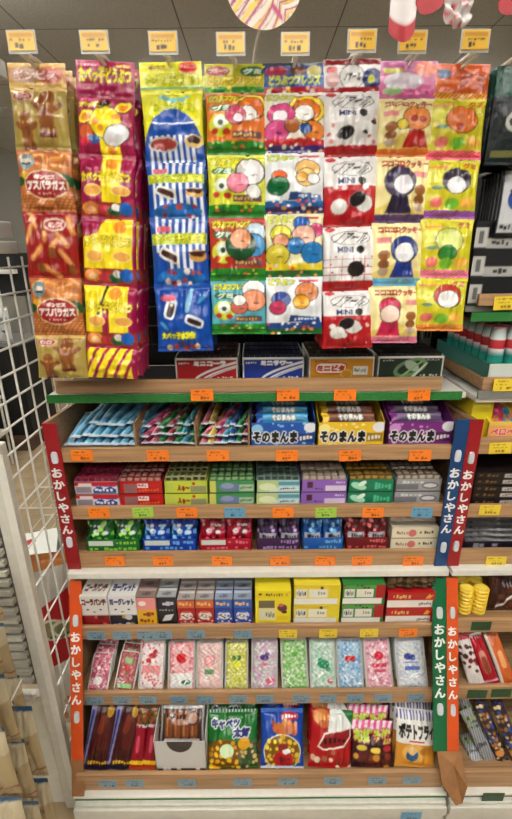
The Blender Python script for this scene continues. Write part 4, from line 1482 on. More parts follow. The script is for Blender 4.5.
# ---- upper stand, lowest shelf: gummy packs in low cartons
def gummy(px0, px1, col, lite, name, two=True, white=True):
    D = .903
    x0, x1 = X(px0, 548, D), X(px1, 548, D)
    W_ = x1 - x0
    hf = Z(538.5, D) - B3
    a = Art(W_, hf, col, .0009)
    if white:
        a.rect(.04, .1, .5 if two else .7, .48, (206, 214, 206))
    a.scribble(.56, .12, .95, .45, lite, 6, px0, .9).scribble(.05, .6, .95, .88, lite, 10, px0 + 1, .8)
    o = open_tray('gummy_carton', W_, .17, hf, hf, a, col, res=.0012)
    put(o, ((x0 + x1) / 2, D, B3))
    tag(o, f'low open carton of {name} gummy packs', 'display carton', 'gummy cartons on the lowest upper tier')
    n = 2
    bw = W_ / n - .001
    hb = Z(521, D + .01) - B3
    b = Art(bw, hb, col, .0011)
    b.rect(0, 0, 1, .12, tuple(int(v * .6) for v in col))
    rgn = np.random.RandomState(int(px0))
    b.cells(0, .15, 1, 1, 5, [lite, col, tuple(int(v * .6) for v in col), tuple(min(255, v + 40) for v in lite)], .5, px0)
    b.ell(.36, .42, .12, .09, (214, 220, 220)).ell(.72, .46, .10, .07, (214, 220, 220)).ell(.5, .7, .2, .05, tuple(int(v * .4) for v in col)).ell(.4, .42, .06, .03, lite).scribble(.1, .2, .9, .3, (230, 230, 225), 5, px0, .8) if white else b.rect(.1, .5, .9, .75, (190, 190, 196)).scribble(.15, .54, .85, .7, (60, 50, 60), 6, 3, .8)
    p = bag('gummy_pack', bw, hb, .024, b, col, .1, .05, .0018, px0, wr=2.2)
    sp = []
    for r in range(5):
        for i in range(n):
            sp.append(((x0 + (i + .5) * W_ / n + rg.uniform(-.001, .001), D + .016 + r * .031, B3 + .002 + rg.uniform(0, .002)), (R(-9), 0, R(rg.uniform(-4, 4)))))
    spawn(p, sp, f'{name} gummy pack standing in its low carton', 'gummy pack', f'{name} gummy packs')


gummy(87, 140.5, (28, 116, 56), (150, 206, 80), 'green')
gummy(143, 197, (20, 70, 168), (110, 170, 220), 'royal blue')
gummy(199.5, 252, (176, 24, 50), (230, 120, 150), 'crimson red')
gummy(257, 300, (70, 40, 84), (176, 150, 196), 'dark purple', white=False)
gummy(302.5, 343, (30, 100, 176), (120, 180, 214), 'bright blue', white=False)
gummy(345.5, 388, (120, 26, 36), (214, 110, 110), 'dark red', white=False)

D = .903
x0, x1 = X(390.5, 548, D), X(436, 548, D)
W_ = x1 - x0
hc = (Z(529, D) - B3) / 2 - .0004
a = Art(W_, hc, (222, 214, 190), .0009)
a.ell(.44, .5, .09, .09, (206, 120, 110)).scribble(.1, .3, .36, .7, (150, 100, 90), 5, 2, .8).scribble(.6, .3, .95, .6, (60, 70, 40), 7, 4, .9).rect(0, .9, 1, 1, (150, 140, 110))
for lv in range(2):
    o = carton('cream_carton', W_, .17, hc, (206, 196, 170), a, None, M['card'], res=.0013)
    put(o, ((x0 + x1) / 2, D, B3 + lv * (hc + .0006)))
    tag(o, 'cream fruit-drop carton, ' + ('upper' if lv else 'lower') + ' one beside the blue sign strip', 'candy carton')
tp = Art(.03, .03, (190, 176, 160), .0014)
tp.ell(.5, .5, .36, .3, (206, 130, 110)).rect(0, .4, 1, .5, (100, 60, 50))
p = bag('fruit_drop_pack', .03, .036, .014, tp, (120, 80, 70), .1, .1, .0025, 4, wr=2)
spawn(p, [((x0 + W_ * (i + .5) / 4, D + .018 + r * .036, B3 + 2 * hc + .006), (R(-62), 0, R(rg.uniform(-20, 20)))) for r in range(4) for i in range(4)],
      'small fruit-drop pack lying on the cream cartons', 'candy pack', 'packs on the cream cartons')

# ================================================================== lower stand, top shelf
D = .858
def bx4(px0, px1, pyt, depth, col, art_fn, name, label, cat, group, rows=1, gap=.001, zb=None, h=None, res=.0011, topart=None, cat_top=None):
    x0, x1 = X(px0, 622, D), X(px1, 622, D)
    W_ = x1 - x0
    zb = B4 if zb is None else zb
    h = h or Z(pyt, D) - zb
    a = Art(W_, h, col, .0009)
    art_fn(a)
    t = None
    if topart:
        t = Art(W_, depth, col, .0012)
        topart(t)
    o = carton(name, W_, depth, h, col, a, t, M['gloss'], res=res)
    sp = [((x0 + x1) / 2, D + r * (depth + gap), zb) for r in range(rows)]
    spawn(o, sp, label, cat, group)
    return W_, h


def kaomoji(txt, tc, low, l2):
    def f(a):
        a.rect(0, .62, 1, 1, low).cells(.02, .66, .98, .98, 4, l2, .5, len(txt)).rect(0, .6, 1, .63, (200, 196, 190))
        a.text(txt, .06, .08, .95, .3, tc, None, 1, .06)
        a.ell(.24, .44, .05, .035, (60, 40, 30)).ell(.72, .44, .05, .035, (60, 40, 30))
        a.ell(.48, .52, .06, .025, (110, 70, 60))
    return f


bx4(83.5, 110, 595, .055, (226, 222, 216), kaomoji('コーラパンチ', (110, 40, 34), (150, 26, 36), [(206, 120, 110), (120, 20, 30)]), 'soda_candy_carton',
    'white cola ramune carton with dark red lower band', 'candy carton', 'white cola cartons in file', 4, topart=lambda t: t.text('コーラパンチ', .1, .2, .9, .7, (110, 50, 44), None, 1, .05))
bx4(111, 138, 595, .055, (226, 224, 222), kaomoji('ヨーグレット', (24, 50, 120), (30, 34, 60), [(196, 170, 60), (200, 206, 210)]), 'yoghurt_candy_carton',
    'white yoghurt tablet carton with navy lower band', 'candy carton', 'white yoghurt cartons in file', 4, topart=lambda t: t.text('ヨーグレット', .1, .2, .9, .7, (24, 50, 120), None, 1, .05))


def slab(low, hi, pic):
    def f(a):
        a.rect(0, 0, 1, .42, hi).rect(0, .42, 1, 1, low)
        pic(a)
    return f


def toppack(c):
    def f(t):
        t.rect(0, 0, 1, 1, c).rect(.06, .08, .94, .3, tuple(min(255, v + 40) for v in c)).rect(0, .94, 1, 1, (90, 86, 84)).scribble(.1, .4, .9, .8, tuple(int(v * .75) for v in c), 5, 1, .8)
    return f


bx4(138.5, 157.5, 597, .034, (220, 180, 60), slab((226, 180, 40), (226, 150, 150), lambda a: a.scribble(.1, .5, .9, .68, (150, 60, 40), 4, 1, .9).scribble(.1, .74, .9, .9, (150, 60, 40), 4, 2, .9).ell(.3, .2, .2, .16, (240, 230, 220))),
    'candy_box', 'slim pink and yellow candy box', 'candy box', 'pink and yellow boxes in file', 6, topart=toppack((150, 130, 126)))
bx4(158.5, 177.5, 597, .034, (28, 28, 44), slab((26, 26, 40), (32, 32, 52), lambda a: a.scribble(.1, .14, .9, .3, (200, 204, 214), 4, 1, .95).scribble(.1, .4, .9, .48, (160, 164, 174), 5, 2, .9).poly([(.2, .84), (.4, .62), (.85, .58), (.66, .8)], (206, 206, 210))),
    'candy_box', 'slim navy black gum box with white tablet picture', 'candy box', 'navy black boxes in file', 6, topart=toppack((176, 176, 178)))


def face_box(c, c2):
    def f(a):
        a.rect(0, 0, 1, .3, c2).scribble(.08, .06, .92, .24, (230, 190, 120), 4, 2, .9)
        a.ell(.5, .6, .36, .3, (216, 216, 216)).ell(.5, .46, .3, .08, c2).ell(.46, .62, .2, .1, (60, 50, 60), 30).ell(.5, .62, .16, .05, (216, 216, 216), 30).cells(.1, .5, .9, .95, 4, [c, c2, (230, 220, 215)], .35, 3).rect(.1, .9, .9, .95, (226, 200, 190))
    return f


for k, (p0, p1) in enumerate(((178.5, 195.5), (196.5, 214.5))):
    bx4(p0, p1, 600, .034, (176, 30, 40), face_box((150, 20, 30), (206, 110, 70)), 'bubble_gum_box', ['first', 'second'][k] + ' file of red bubble gum boxes, after the navy ones' if not k else 'second file of red bubble gum boxes, before the blue ones',
        'candy box', ['red', 'further red'][k] + ' bubble gum boxes', 6, topart=toppack((176, 170, 168)))
for k, (p0, p1) in enumerate(((215.5, 233), (234, 252))):
    bx4(p0, p1, 600, .034, (34, 74, 160), face_box((30, 60, 140), (60, 110, 186)), 'bubble_gum_box', 'first file of blue bubble gum boxes, after the red ones' if not k else 'second file of blue bubble gum boxes, before the yellow carton',
        'candy box', ['blue', 'further blue'][k] + ' bubble gum boxes', 6, topart=toppack((156, 166, 186)))


def yellow_one(a):
    a.rect(.04, .05, .96, .2, (226, 206, 40)).ell(.14, .1, .05, .04, (120, 40, 30)).scribble(.3, .07, .94, .17, (120, 60, 30), 9, 2, .9)
    a.rect(.1, .28, .55, .5, (120, 110, 90)).rect(.1, .52, .56, .86, (214, 210, 180)).scribble(.3, .6, .54, .8, (60, 60, 60), 9, 4, .95)
    a.ell(.76, .5, .14, .13, (110, 50, 70)).ell(.72, .42, .08, .06, (200, 110, 110)).ell(.82, .62, .08, .06, (70, 40, 60)).rect(.6, .74, .92, .86, (226, 200, 50))
bx4(255.5, 290.5, 591, .07, (232, 214, 50), yellow_one, 'caramel_carton', 'bright yellow carton with barcode and dark fruit picture', 'candy carton', None)
x0, x1 = X(257, 600, D), X(290, 600, D)
p = carton('caramel_pack', .02, .03, .02, (40, 30, 26), None, Art(.02, .03, (30, 24, 22), .002).rect(.3, .3, .7, .6, (206, 180, 120)), M['gloss'])
spawn(p, [((x0 + (x1 - x0) * (i + .5) / 3, D + .08 + r * .034, Z(591, D) - .012), (0, 0, 0)) for r in range(2) for i in range(3)], 'dark caramel pack behind the yellow carton', 'candy pack', 'dark packs behind the yellow carton')
x0 = (X(255.5, 622, D) + X(290.5, 622, D)) / 2
o = carton('caramel_tray', .075, .07, Z(591, D) - B4 - .0125, (206, 190, 60))
put(o, (x0, D + .074, B4))
tag(o, 'plain yellow tray under the dark caramel packs', 'candy carton')


def stacked(px0, px1, base, side, fleck, label, lv_py=(607, 586)):
    x0, x1 = X(px0, 622, D), X(px1, 622, D)
    W_ = x1 - x0
    hb = (Z(lv_py[1], D) - B4) / 2 - .0005
    def art(a):
        a.rect(0, 0, 1, .16, fleck).cells(0, .0, 1, .16, 9, [(176, 40, 40), (60, 60, 40), fleck], .35, px0)
        a.rect(.04, .2, .28, .62, (222, 222, 214)).scribble(.06, .26, .26, .56, (30, 30, 30), 10, 4, .95)
        a.rect(.32, .2, .72, .62, (226, 224, 210)).scribble(.36, .3, .68, .5, (150, 150, 130), 6, 5, .7)
        a.rect(.0, .66, .94, .96, (230, 228, 222)).rect(.78, 0, 1, .66, side)
    a = Art(W_, hb, base, .0009)
    art(a)
    for lv in range(2):
        o = carton('chocolate_carton', W_, .17, hb, base, a, None, M['gloss'], res=.0012)
        put(o, ((x0 + x1) / 2, D, B4 + lv * (hb + .001)))
        tag(o, label + (', top of its pair' if lv else ', bottom of its pair'), 'candy carton', 'striped cartons stacked in pairs')


stacked(293.5, 338.5, (226, 206, 60), (222, 204, 50), (226, 200, 60), 'yellow and white barcode carton')
stacked(341, 382, (56, 130, 60), (176, 30, 40), (90, 160, 80), 'green white and red barcode carton')
x0, x1 = X(385, 622, D), X(431, 622, D)
W_ = x1 - x0
hb = (Z(594, D) - B4) / 2 - .0005
a = Art(W_, hb, (186, 30, 34), .0009)
a.rect(0, .5, .96, .94, (232, 226, 220)).scribble(.68, .6, .94, .86, (60, 40, 40), 9, 3, .95).text('Elise', .16, .12, .46, .42, (226, 190, 120), None, 1, .03) if False else a.rect(0, .5, .96, .94, (232, 226, 220)).scribble(.68, .6, .94, .86, (60, 40, 40), 9, 3, .95).scribble(.12, .14, .5, .4, (226, 190, 120), 6, 8, .95).poly([(.8, .4), (.88, .08), (.92, .2), (.98, .14), (.9, .4)], (226, 170, 60))
for lv in range(2):
    o = carton('wafer_carton', W_, .16, hb, (176, 28, 32), a, None, M['gloss'], res=.0012)
    put(o, ((x0 + x1) / 2, D, B4 + lv * (hb + .001)))
    tag(o, 'red and white wafer carton, ' + ('upper' if lv else 'lower') + ' of the pair under brown packs', 'candy carton')
b = Art(.02, .09, (84, 66, 48), .0015)
b.rect(.3, 0, .7, 1, (120, 96, 66)).scribble(.2, .2, .8, .8, (50, 36, 26), 4, 3, .9)
p = bag('wafer_pack', .021, .10, .015, b, (70, 56, 44), .06, .06, .003, 8, wr=2)
spawn(p, [lay(x0 + W_ * (i + .5) / 6, D + .004 + (i % 2) * .006, B4 + 2 * hb + .0115 + .013 * j, R(rg.uniform(-12, 12) - 10), R(2)) for j in range(2) for i in range(6)],
      'olive brown wafer pack lying on the red and white cartons', 'candy pack', 'brown wafer packs on the cartons')

# ================================================================== lower stand, middle shelf: clear cases of little sweets
def case(px0, px1, pxt0, pyt, tone, beads, sticker, label, seed, tall=True):
    Db = D5 + .014
    zb = B5
    xb_ = X((px0 + px1) / 2, 690, Db)
    W_ = X(px1, 690, Db) - X(px0, 690, Db)
    Yt = Db + .062
    top = at(pxt0, pyt, Yt)
    vec = Vector((top.x - xb_, Yt - Db, top.z - zb))
    L = vec.length
    ry = math.asin(max(-1, min(1, vec.x / L)))
    rx = -math.atan2(vec.y, vec.z)
    e = empty('candy_case', (xb_, Db, zb), label, 'candy case', 'clear cases of little sweets', (rx, ry, 0))
    t = .018
    # clear rigid shell with flange
    g = G()
    n = 4
    def ring(w1, h0, h1, y, r=.008):
        out = []
        for cx, cz, a0 in ((w1 / 2 - r, h1 - r, 0), (-w1 / 2 + r, h1 - r, 90), (-w1 / 2 + r, h0 + r, 180), (w1 / 2 - r, h0 + r, 270)):
            for k in range(n + 1):
                a_ = R(a0 + 90 * k / n)
                out.append((cx + r * math.cos(a_), y, cz + r * math.sin(a_)))
        return out
    rs = [ring(W_, 0, L, -.0005), ring(W_, 0, L, .0008), ring(W_ * .9, .004, L - .004, .001), ring(W_ * .84, .008, L - .008, t)]
    P = [q for r_ in rs for q in r_]
    m = len(rs[0])
    f = []
    for i in range(3):
        for k in range(m):
            f.append((i * m + k, (i + 1) * m + k, (i + 1) * m + (k + 1) % m, i * m + (k + 1) % m))
    f.append(tuple(range(m)))
    f.append(tuple(3 * m + k for k in range(m - 1, -1, -1)))
    g.add(P, f, lin((215, 215, 212)))
    g.build('plastic_case', M['card_pale'], e)
    # film face with the sweets seen through it, knobbly
    a = Art(W_ * .88, L * .94, tone, .0009)
    a.cells(.02, .02, .98, .98, 8, beads, .5, seed)
    sticker(a)
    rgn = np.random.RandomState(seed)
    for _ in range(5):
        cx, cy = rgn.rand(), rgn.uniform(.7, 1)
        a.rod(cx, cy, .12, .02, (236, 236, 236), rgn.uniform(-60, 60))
    ph = rgn.uniform(0, 6, 4)
    ww, ll = W_ * .88, L * .94
    def fn(u, v):
        ed = np.clip(1 - np.abs(2 * u - 1) ** 6, 0, 1) * np.clip(1 - np.abs(2 * v - 1) ** 10, 0, 1)
        y = -.001 - ed * (.0045 + .0012 * np.sin(u * 26 + ph[0] + 2 * np.sin(v * 17)) * np.sin(v * 44 + ph[1]) + .0008 * np.sin(u * 11 + v * 9 + ph[2]))
        return np.stack([(u - .5) * ww, y, .03 * L + v * ll], 1)
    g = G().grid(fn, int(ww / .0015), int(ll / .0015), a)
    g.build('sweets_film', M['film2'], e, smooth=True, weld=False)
    return e


M['card_pale'] = mat('case_plastic', (176, 176, 170), 0.2, coat=.5, var=.03)
M['film2'] = mat('clear_film_over_sweets', art=True, rough=.2, coat=.6, crinkle=.7, bscale=70)
PK = [(214, 120, 140), (226, 160, 170), (190, 80, 104), (232, 200, 204)]
def st(*ops):
    def f(a):
        for o in ops:
            o(a)
    return f
E = lambda *k: (lambda a: a.ell(*k))
Q = lambda *k: (lambda a: a.rect(*k))
cases = [
    (87, 107, 105, 652, (200, 110, 130), PK, st(E(.45, .75, .25, .2, (232, 226, 226)), E(.4, .4, .1, .1, (240, 220, 225))), 'frosted pink square-cornered candy case nearest the orange strip'),
    (113, 133, 133, 651, (176, 90, 96), [(190, 70, 80), (214, 140, 140), (150, 110, 80)], st(Q(.1, .84, .9, .96, (150, 200, 140)), Q(.3, .16, .7, .3, (150, 190, 120)), E(.5, .45, .14, .14, (206, 60, 60))), 'dusky pink candy case with green strip at its foot'),
    (137.5, 163, 154, 639, (226, 206, 206), [(236, 230, 230), (214, 110, 116), (236, 220, 220)], st(E(.52, .3, .18, .12, (196, 40, 50)), E(.62, .22, .1, .1, (176, 30, 40)), E(.35, .4, .12, .1, (206, 60, 70)), Q(.1, .5, .9, .66, (226, 150, 150))), 'white candy case scattered with red hearts'),
    (167.5, 195, 182, 640, (222, 150, 156), [(226, 170, 172), (232, 206, 206), (214, 120, 126)], st(Q(.2, .1, .8, .6, (226, 180, 180)), E(.5, .34, .22, .2, (206, 24, 36)), E(.5, .2, .05, .05, (40, 120, 50)), Q(.05, .66, .95, .98, (230, 228, 224)), E(.7, .85, .2, .1, (60, 130, 110))), 'pink candy case with a big red apple sticker'),
    (195.5, 223, 210, 640, (216, 190, 184), [(222, 200, 194), (226, 184, 180), (206, 176, 170)], st(E(.5, .4, .22, .2, (206, 110, 120)), E(.5, .4, .19, .17, (232, 176, 176)), Q(.3, .58, .7, .68, (96, 150, 100))), 'pale peach candy case with round peach sticker'),
    (224.5, 248, 237, 640, (190, 190, 90), [(206, 210, 110), (196, 190, 80), (226, 226, 170)], st(E(.38, .34, .1, .12, (70, 130, 50)), E(.62, .34, .1, .12, (70, 130, 50)), E(.5, .48, .24, .14, (216, 220, 50))), 'yellow-green candy case with lime sticker'),
    (251, 277.5, 265, 638, (190, 176, 186), [(214, 206, 210), (196, 150, 186), (190, 210, 190), (206, 170, 180)], st(E(.48, .36, .2, .12, (90, 50, 130)), E(.6, .3, .1, .08, (110, 70, 150)), E(.5, .5, .2, .06, (206, 120, 150)), E(.75, .84, .2, .14, (214, 110, 130))), 'silvery candy case with purple grape sticker'),
    (282, 309, 293, 638, (150, 190, 130), [(110, 176, 80), (176, 206, 150), (206, 216, 190), (130, 190, 100)], st(E(.5, .3, .12, .1, (90, 170, 60))), 'leaf green candy case full of tiny green drops'),
    (310, 336.5, 322, 638, (180, 200, 186), [(196, 212, 200), (150, 196, 170), (206, 216, 206)], st(E(.52, .5, .26, .18, (30, 140, 100)), E(.4, .42, .12, .1, (50, 160, 120)), E(.72, .6, .1, .1, (40, 140, 100)), E(.8, .85, .14, .1, (206, 110, 130))), 'pale case with sea-green jelly sticker'),
    (337.5, 364, 348.5, 638, (150, 180, 200), [(110, 160, 200), (196, 210, 220), (160, 190, 210)], st(E(.4, .4, .12, .1, (190, 24, 40)), E(.62, .4, .12, .1, (190, 24, 40)), Q(.3, .33, .72, .37, (190, 30, 40))), 'pale blue candy case with two red cherries'),
    (366, 393.5, 375, 637, (216, 170, 180), [(226, 180, 190), (236, 214, 218), (206, 130, 150)], st(E(.55, .35, .2, .18, (206, 30, 70)), Q(.25, .5, .85, .58, (206, 60, 90)), Q(.3, .62, .8, .68, (206, 80, 110))), 'bright pink candy case with strawberry sticker'),
    (397.5, 428, 408, 637, (196, 200, 206), [(206, 212, 216), (170, 180, 200), (216, 214, 206)], st(E(.4, .36, .16, .12, (50, 60, 150)), E(.56, .38, .12, .1, (40, 70, 160)), Q(.25, .56, .8, .64, (90, 110, 180)), E(.5, .48, .3, .03, (120, 140, 190))), 'silver candy case with blue berry sticker, nearest green strip'),
]
for i, c in enumerate(cases):
    e = case(c[0], c[1], c[2], c[3], c[4], c[5], c[6], c[7], 40 + i)
    for k in range(1, 3):
        e2 = copy_tree(e)
        e2.location = e.location + Vector((.0, .026 * k, .0))
        e2['label'] = f'case leaning behind the {c[7].split(" candy")[0].split(" case")[0]} one'

# ================================================================== lower stand, bottom shelf: bags
def stand_bag(px0, px1, pxt, pyt, t, paint, back, label, cat, seed, Db=None, rise=.62, n=1, step=.03, st_=.06, dx=0.0, dz=.0, name='snack_bag', col=(200, 200, 200), group='snack bags on the bottom shelf', pyb=773, res=.0014):
    Db = Db or D6 + .018
    px0, px1 = px0 - 1.5, px1 + 1.5
    zb = B6 + .001
    W_ = X(px1, pyb, Db) - X(px0, pyb, Db)
    xb_ = X((px0 + px1) / 2, pyb, Db)
    # lean back until the head meets the photo's line of sight
    Yt = Db + .06
    for _ in range(30):
        top = at(pxt, pyt, Yt)
        if (Yt - Db) / max(top.z - zb, .01) < rise:
            Yt += .004
        else:
            break
    top = at(pxt, pyt, Yt)
    vec = Vector((top.x - xb_, Yt - Db, top.z - zb))
    L = vec.length
    a = Art(W_, L, col, .001)
    paint(a)
    o = bag(name, W_, L, t, a, back, st_, .05, res, seed, wr=1.4)
    rot = (-math.atan2(vec.y, vec.z), math.asin(vec.x / L), 0)
    put(o, (xb_, Db, zb), rot)
    tag(o, label, cat, group)
    for k in range(1, n):
        c = o.copy()
        COL.objects.link(c)
        c.location = Vector((xb_ + dx * k, Db + step * k, zb + dz * k))
        c.rotation_euler = (rot[0], rot[1] + R(random.uniform(-2, 2)), 0)
        c['label'] = 'bag standing behind the ' + label
        c['group'] = 'bags behind the ' + label
    return o


def choco(a):
    a.rect(0, 0, 1, 1, (76, 18, 22)).poly([(0, .0), (.22, 0), (.1, 1), (0, 1)], (150, 150, 186)).poly([(.05, .1), (.14, .1), (.05, .9), (0, .9)], (50, 60, 140))
    a.ell(.7, .1, .12, .2, (190, 150, 50)).rod(.6, .45, .2, .5, (96, 36, 24)).scribble(.2, .84, .9, .92, (210, 180, 60), 7, 3, .95).rect(0, .93, 1, 1, (40, 34, 60))
    a.rod(.5, .3, .12, .3, (130, 60, 36), 10)


stand_bag(83, 108, 108, 704, .02, choco, (60, 20, 24), 'dark brown chocolate stick bag beside the orange strip', 'snack bag', 61, n=3, rise=.6, dx=.004, name='chocolate_bag', group=None)
stand_bag(108, 133, 133, 704, .02, choco, (60, 20, 24), 'dark brown chocolate stick bag beside the red sticks', 'snack bag', 62, n=3, rise=.6, dx=.004, name='chocolate_bag', group=None)
def redstick(a):
    a.rect(0, 0, 1, .3, (110, 96, 40)).cells(0, 0, 1, .34, 4, [(190, 170, 50), (90, 30, 40), (176, 60, 40)], .5, 3).rect(0, .34, 1, .88, (150, 18, 44)).rod(.45, .6, .12, .6, (206, 90, 110)).rect(0, .86, 1, .92, (226, 190, 40)).rect(0, .92, 1, 1, (170, 60, 30))
for k, (p0, p1, pt) in enumerate(((131, 141, 145), (144, 154.5, 158))):
    stand_bag(p0, p1, pt, 705, .014, redstick, (100, 20, 30), ('red and yellow corn stick beside the brown bags', 'red and yellow corn stick beside the cookie carton')[k], 'snack stick', 70 + k, n=3, step=.022, name='corn_stick', group=None)

# white display carton with windowed cookie pack
Db = D6 + .014
x0, x1 = X(156.5, 769, Db), X(207, 769, Db)
W_ = x1 - x0
hc = Z(741, Db) - B6
a = Art(W_, hc, (206, 204, 200), .0009)
a.ell(.5, .0, .25, .3, (70, 60, 56)).rect(.02, .9, .98, .98, (60, 56, 54)).scribble(.04, .84, .96, .98, (226, 224, 220), 10, 3, .6)
e = empty('cookie_carton', ((x0 + x1) / 2, Db, B6), 'white cut-out display carton holding a clear cookie pack', 'display carton')
open_tray('carton_body', W_, .1, hc, hc + .01, a, (196, 194, 188), parent=e)
p0 = at(183, 713, Db + .06)
cw = W_ * .9
a = Art(cw, .085, (84, 56, 42), .0009)
a.rect(.06, .05, .94, .16, (190, 190, 190)).rect(0, 0, .05, 1, (176, 176, 176)).rect(.95, 0, 1, 1, (176, 176, 176))
for k in range(4):
    a.rod(.2 + k * .19, .52, .085, .26, (140, 84, 50)).rod(.17 + k * .19, .5, .02, .2, (176, 120, 80))
a.ell(.75, .36, .14, .12, (70, 40, 36)).ell(.75, .36, .11, .09, (160, 110, 80)).scribble(.14, .26, .6, .4, (60, 40, 36), 6, 2, .9).rod(.5, .86, .4, .03, (206, 206, 206))
o = bag('cookie_pack', cw, .095, .03, a, (120, 110, 104), .07, .05, .0014, 77, mt=M['film2'])
put(o, ((x0 + x1) / 2, Db + .022, B6 + hc * .55), (-R(38), 0, 0))
tag(o, 'clear pack of round brown cookies in the white carton', 'cookie pack')


def cabbage(a):
    a.rect(0, 0, 1, .5, (30, 120, 50)).rect(0, .5, 1, 1, (60, 96, 40)).stripes(0, 0, 1, .05, 16, (200, 206, 200), 0, .4)
    a.text('キャベツ', .1, .14, .66, .3, (30, 40, 120), (226, 232, 230), 2, .05).text('太郎', .52, .28, .86, .44, (30, 40, 120), (226, 232, 230), 2, .05)
    a.ell(.34, .72, .34, .24, (222, 176, 40)).cells(.06, .52, .62, .96, 5, [(232, 190, 60), (214, 160, 40), (196, 140, 34)], .55, 4)
    a.ell(.4, .66, .15, .13, (214, 230, 180)).cells(.6, .5, .98, .96, 5, [(190, 170, 120), (96, 110, 90), (214, 190, 130), (70, 80, 70)], .5, 6).ell(.74, .56, .12, .1, (214, 160, 40)).text('大', .3, .6, .5, .72, (240, 240, 230), (150, 200, 100), 1) if False else a.ell(.34, .72, .35, .26, (130, 90, 20)).cells(.06, .5, .62, .98, 5, [(236, 196, 60), (222, 170, 44), (206, 150, 36)], .42, 4).ell(.4, .66, .14, .12, (214, 230, 190)).cells(.6, .52, .98, .96, 5, [(190, 170, 120), (96, 110, 90), (214, 190, 130), (70, 80, 70)], .5, 6).ell(.74, .54, .12, .1, (214, 160, 40))


def bluebag(a):
    a.rect(0, 0, 1, 1, (24, 80, 170)).rect(0, 0, 1, .05, (60, 110, 180)).ell(.68, .12, .22, .08, (190, 40, 60)).scribble(.5, .08, .86, .16, (236, 230, 230), 5, 3, .95)
    a.ell(.56, .3, .3, .12, (200, 120, 60)).cells(.3, .2, .84, .38, 4, [(214, 150, 90), (180, 96, 50)], .5, 3)
    a.ell(.5, .7, .44, .38, (230, 226, 190)).ell(.5, .7, .42, .36, (130, 96, 30)).cells(.12, .42, .88, .96, 6, [(236, 214, 90), (226, 190, 66), (210, 170, 54)], .42, 8)
    a.ell(.52, .82, .24, .18, (186, 24, 40)).ell(.52, .62, .12, .1, (150, 40, 50)).ell(.6, .68, .1, .05, (226, 230, 226)).scribble(.36, .76, .7, .88, (120, 10, 24), 5, 3, .8).rect(0, .96, 1, 1, (190, 196, 210))


def redbag(a):
    a.rect(0, 0, 1, .5, (176, 26, 30)).poly([(.45, 0), (1, 0), (1, .3), (.7, .45), (.4, .35)], (226, 228, 224)).poly([(.72, 0), (1, 0), (1, .26)], (30, 120, 60))
    a.ell(.24, .12, .2, .14, (206, 130, 60)).ell(.2, .16, .14, .1, (222, 160, 90)).ell(.3, .24, .12, .08, (190, 110, 60))
    a.poly([(.16, .62), (.3, .38), (.95, .28), (.98, .42), (.8, .6), (.3, .68)], (226, 216, 206)).poly([(.2, .6), (.33, .4), (.93, .3), (.94, .42), (.78, .57), (.3, .65)], (150, 16, 26))
    a.scribble(.3, .42, .86, .56, (60, 10, 16), 5, 3, .95)
    a.cells(0, .66, 1, 1, 7, [(206, 176, 150), (170, 110, 80), (150, 60, 50), (222, 200, 176)], .5, 5)


def pinkbag(a):
    a.rect(0, 0, 1, 1, (70, 24, 34)).rect(0, 0, 1, .2, (236, 214, 222)).stripes(0, 0, 1, .2, 7, (216, 100, 150), .4, .5).rect(0, .2, 1, 1, (60, 22, 30))
    a.text('お好み焼', .05, .16, .95, .46, (176, 200, 60), (190, 40, 90), 2, .06)
    a.ell(.5, .78, .4, .2, (96, 40, 34)).cells(.05, .56, .95, .98, 6, [(140, 60, 44), (206, 150, 60), (60, 24, 26), (110, 44, 40)], .5, 5).ell(.22, .56, .12, .06, (226, 200, 90)).ell(.55, .6, .12, .06, (226, 200, 90)).ell(.84, .56, .1, .06, (190, 50, 60))


def chipbag(a):
    a.rect(0, 0, 1, .14, (222, 220, 224)).stripes(0, .02, 1, .18, 12, (60, 70, 150), 0, .4).rect(0, .18, 1, .6, (228, 226, 220)).rect(0, .58, 1, 1, (206, 146, 56))
    a.text('ポテトフライ', .05, .24, .97, .5, (24, 20, 22), None, 1, .05).rect(.3, .52, .7, .55, (200, 60, 50))
    a.ell(.45, .74, .3, .2, (222, 176, 90)).ell(.4, .78, .16, .14, (40, 100, 140)).ell(.4, .7, .12, .09, (226, 190, 140)).cells(.05, .6, .95, 1, 5, [(206, 150, 60)], .05, 2).ell(.75, .7, .16, .1, (190, 130, 50))


stand_bag(208, 257, 232, 709, .036, cabbage, (30, 96, 44), 'green cabbage snack bag with navy lettering', 'snack bag', 80, n=3, step=.034, col=(30, 120, 50))
stand_bag(262, 302, 282, 708, .036, bluebag, (24, 70, 150), 'blue bag with round yellow corn puffs', 'snack bag', 81, n=3, step=.034, dx=.003, col=(24, 80, 170))
stand_bag(309, 349, 333, 709, .032, redbag, (150, 26, 30), 'red and white bag with brown bread pieces', 'snack bag', 82, n=3, step=.034, dx=.002, col=(176, 26, 30))
stand_bag(352, 392, 372, 720, .03, pinkbag, (120, 30, 50), 'pink striped savoury pancake snack bag', 'snack bag', 83, n=3, step=.03, dz=.014, dx=-.002, col=(70, 24, 34), pyb=770)
stand_bag(394.5, 432, 417, 709, .026, chipbag, (200, 190, 170), 'white and golden potato fry bag with blue stripes', 'snack bag', 84, n=3, step=.03, dx=.001, col=(228, 226, 220))

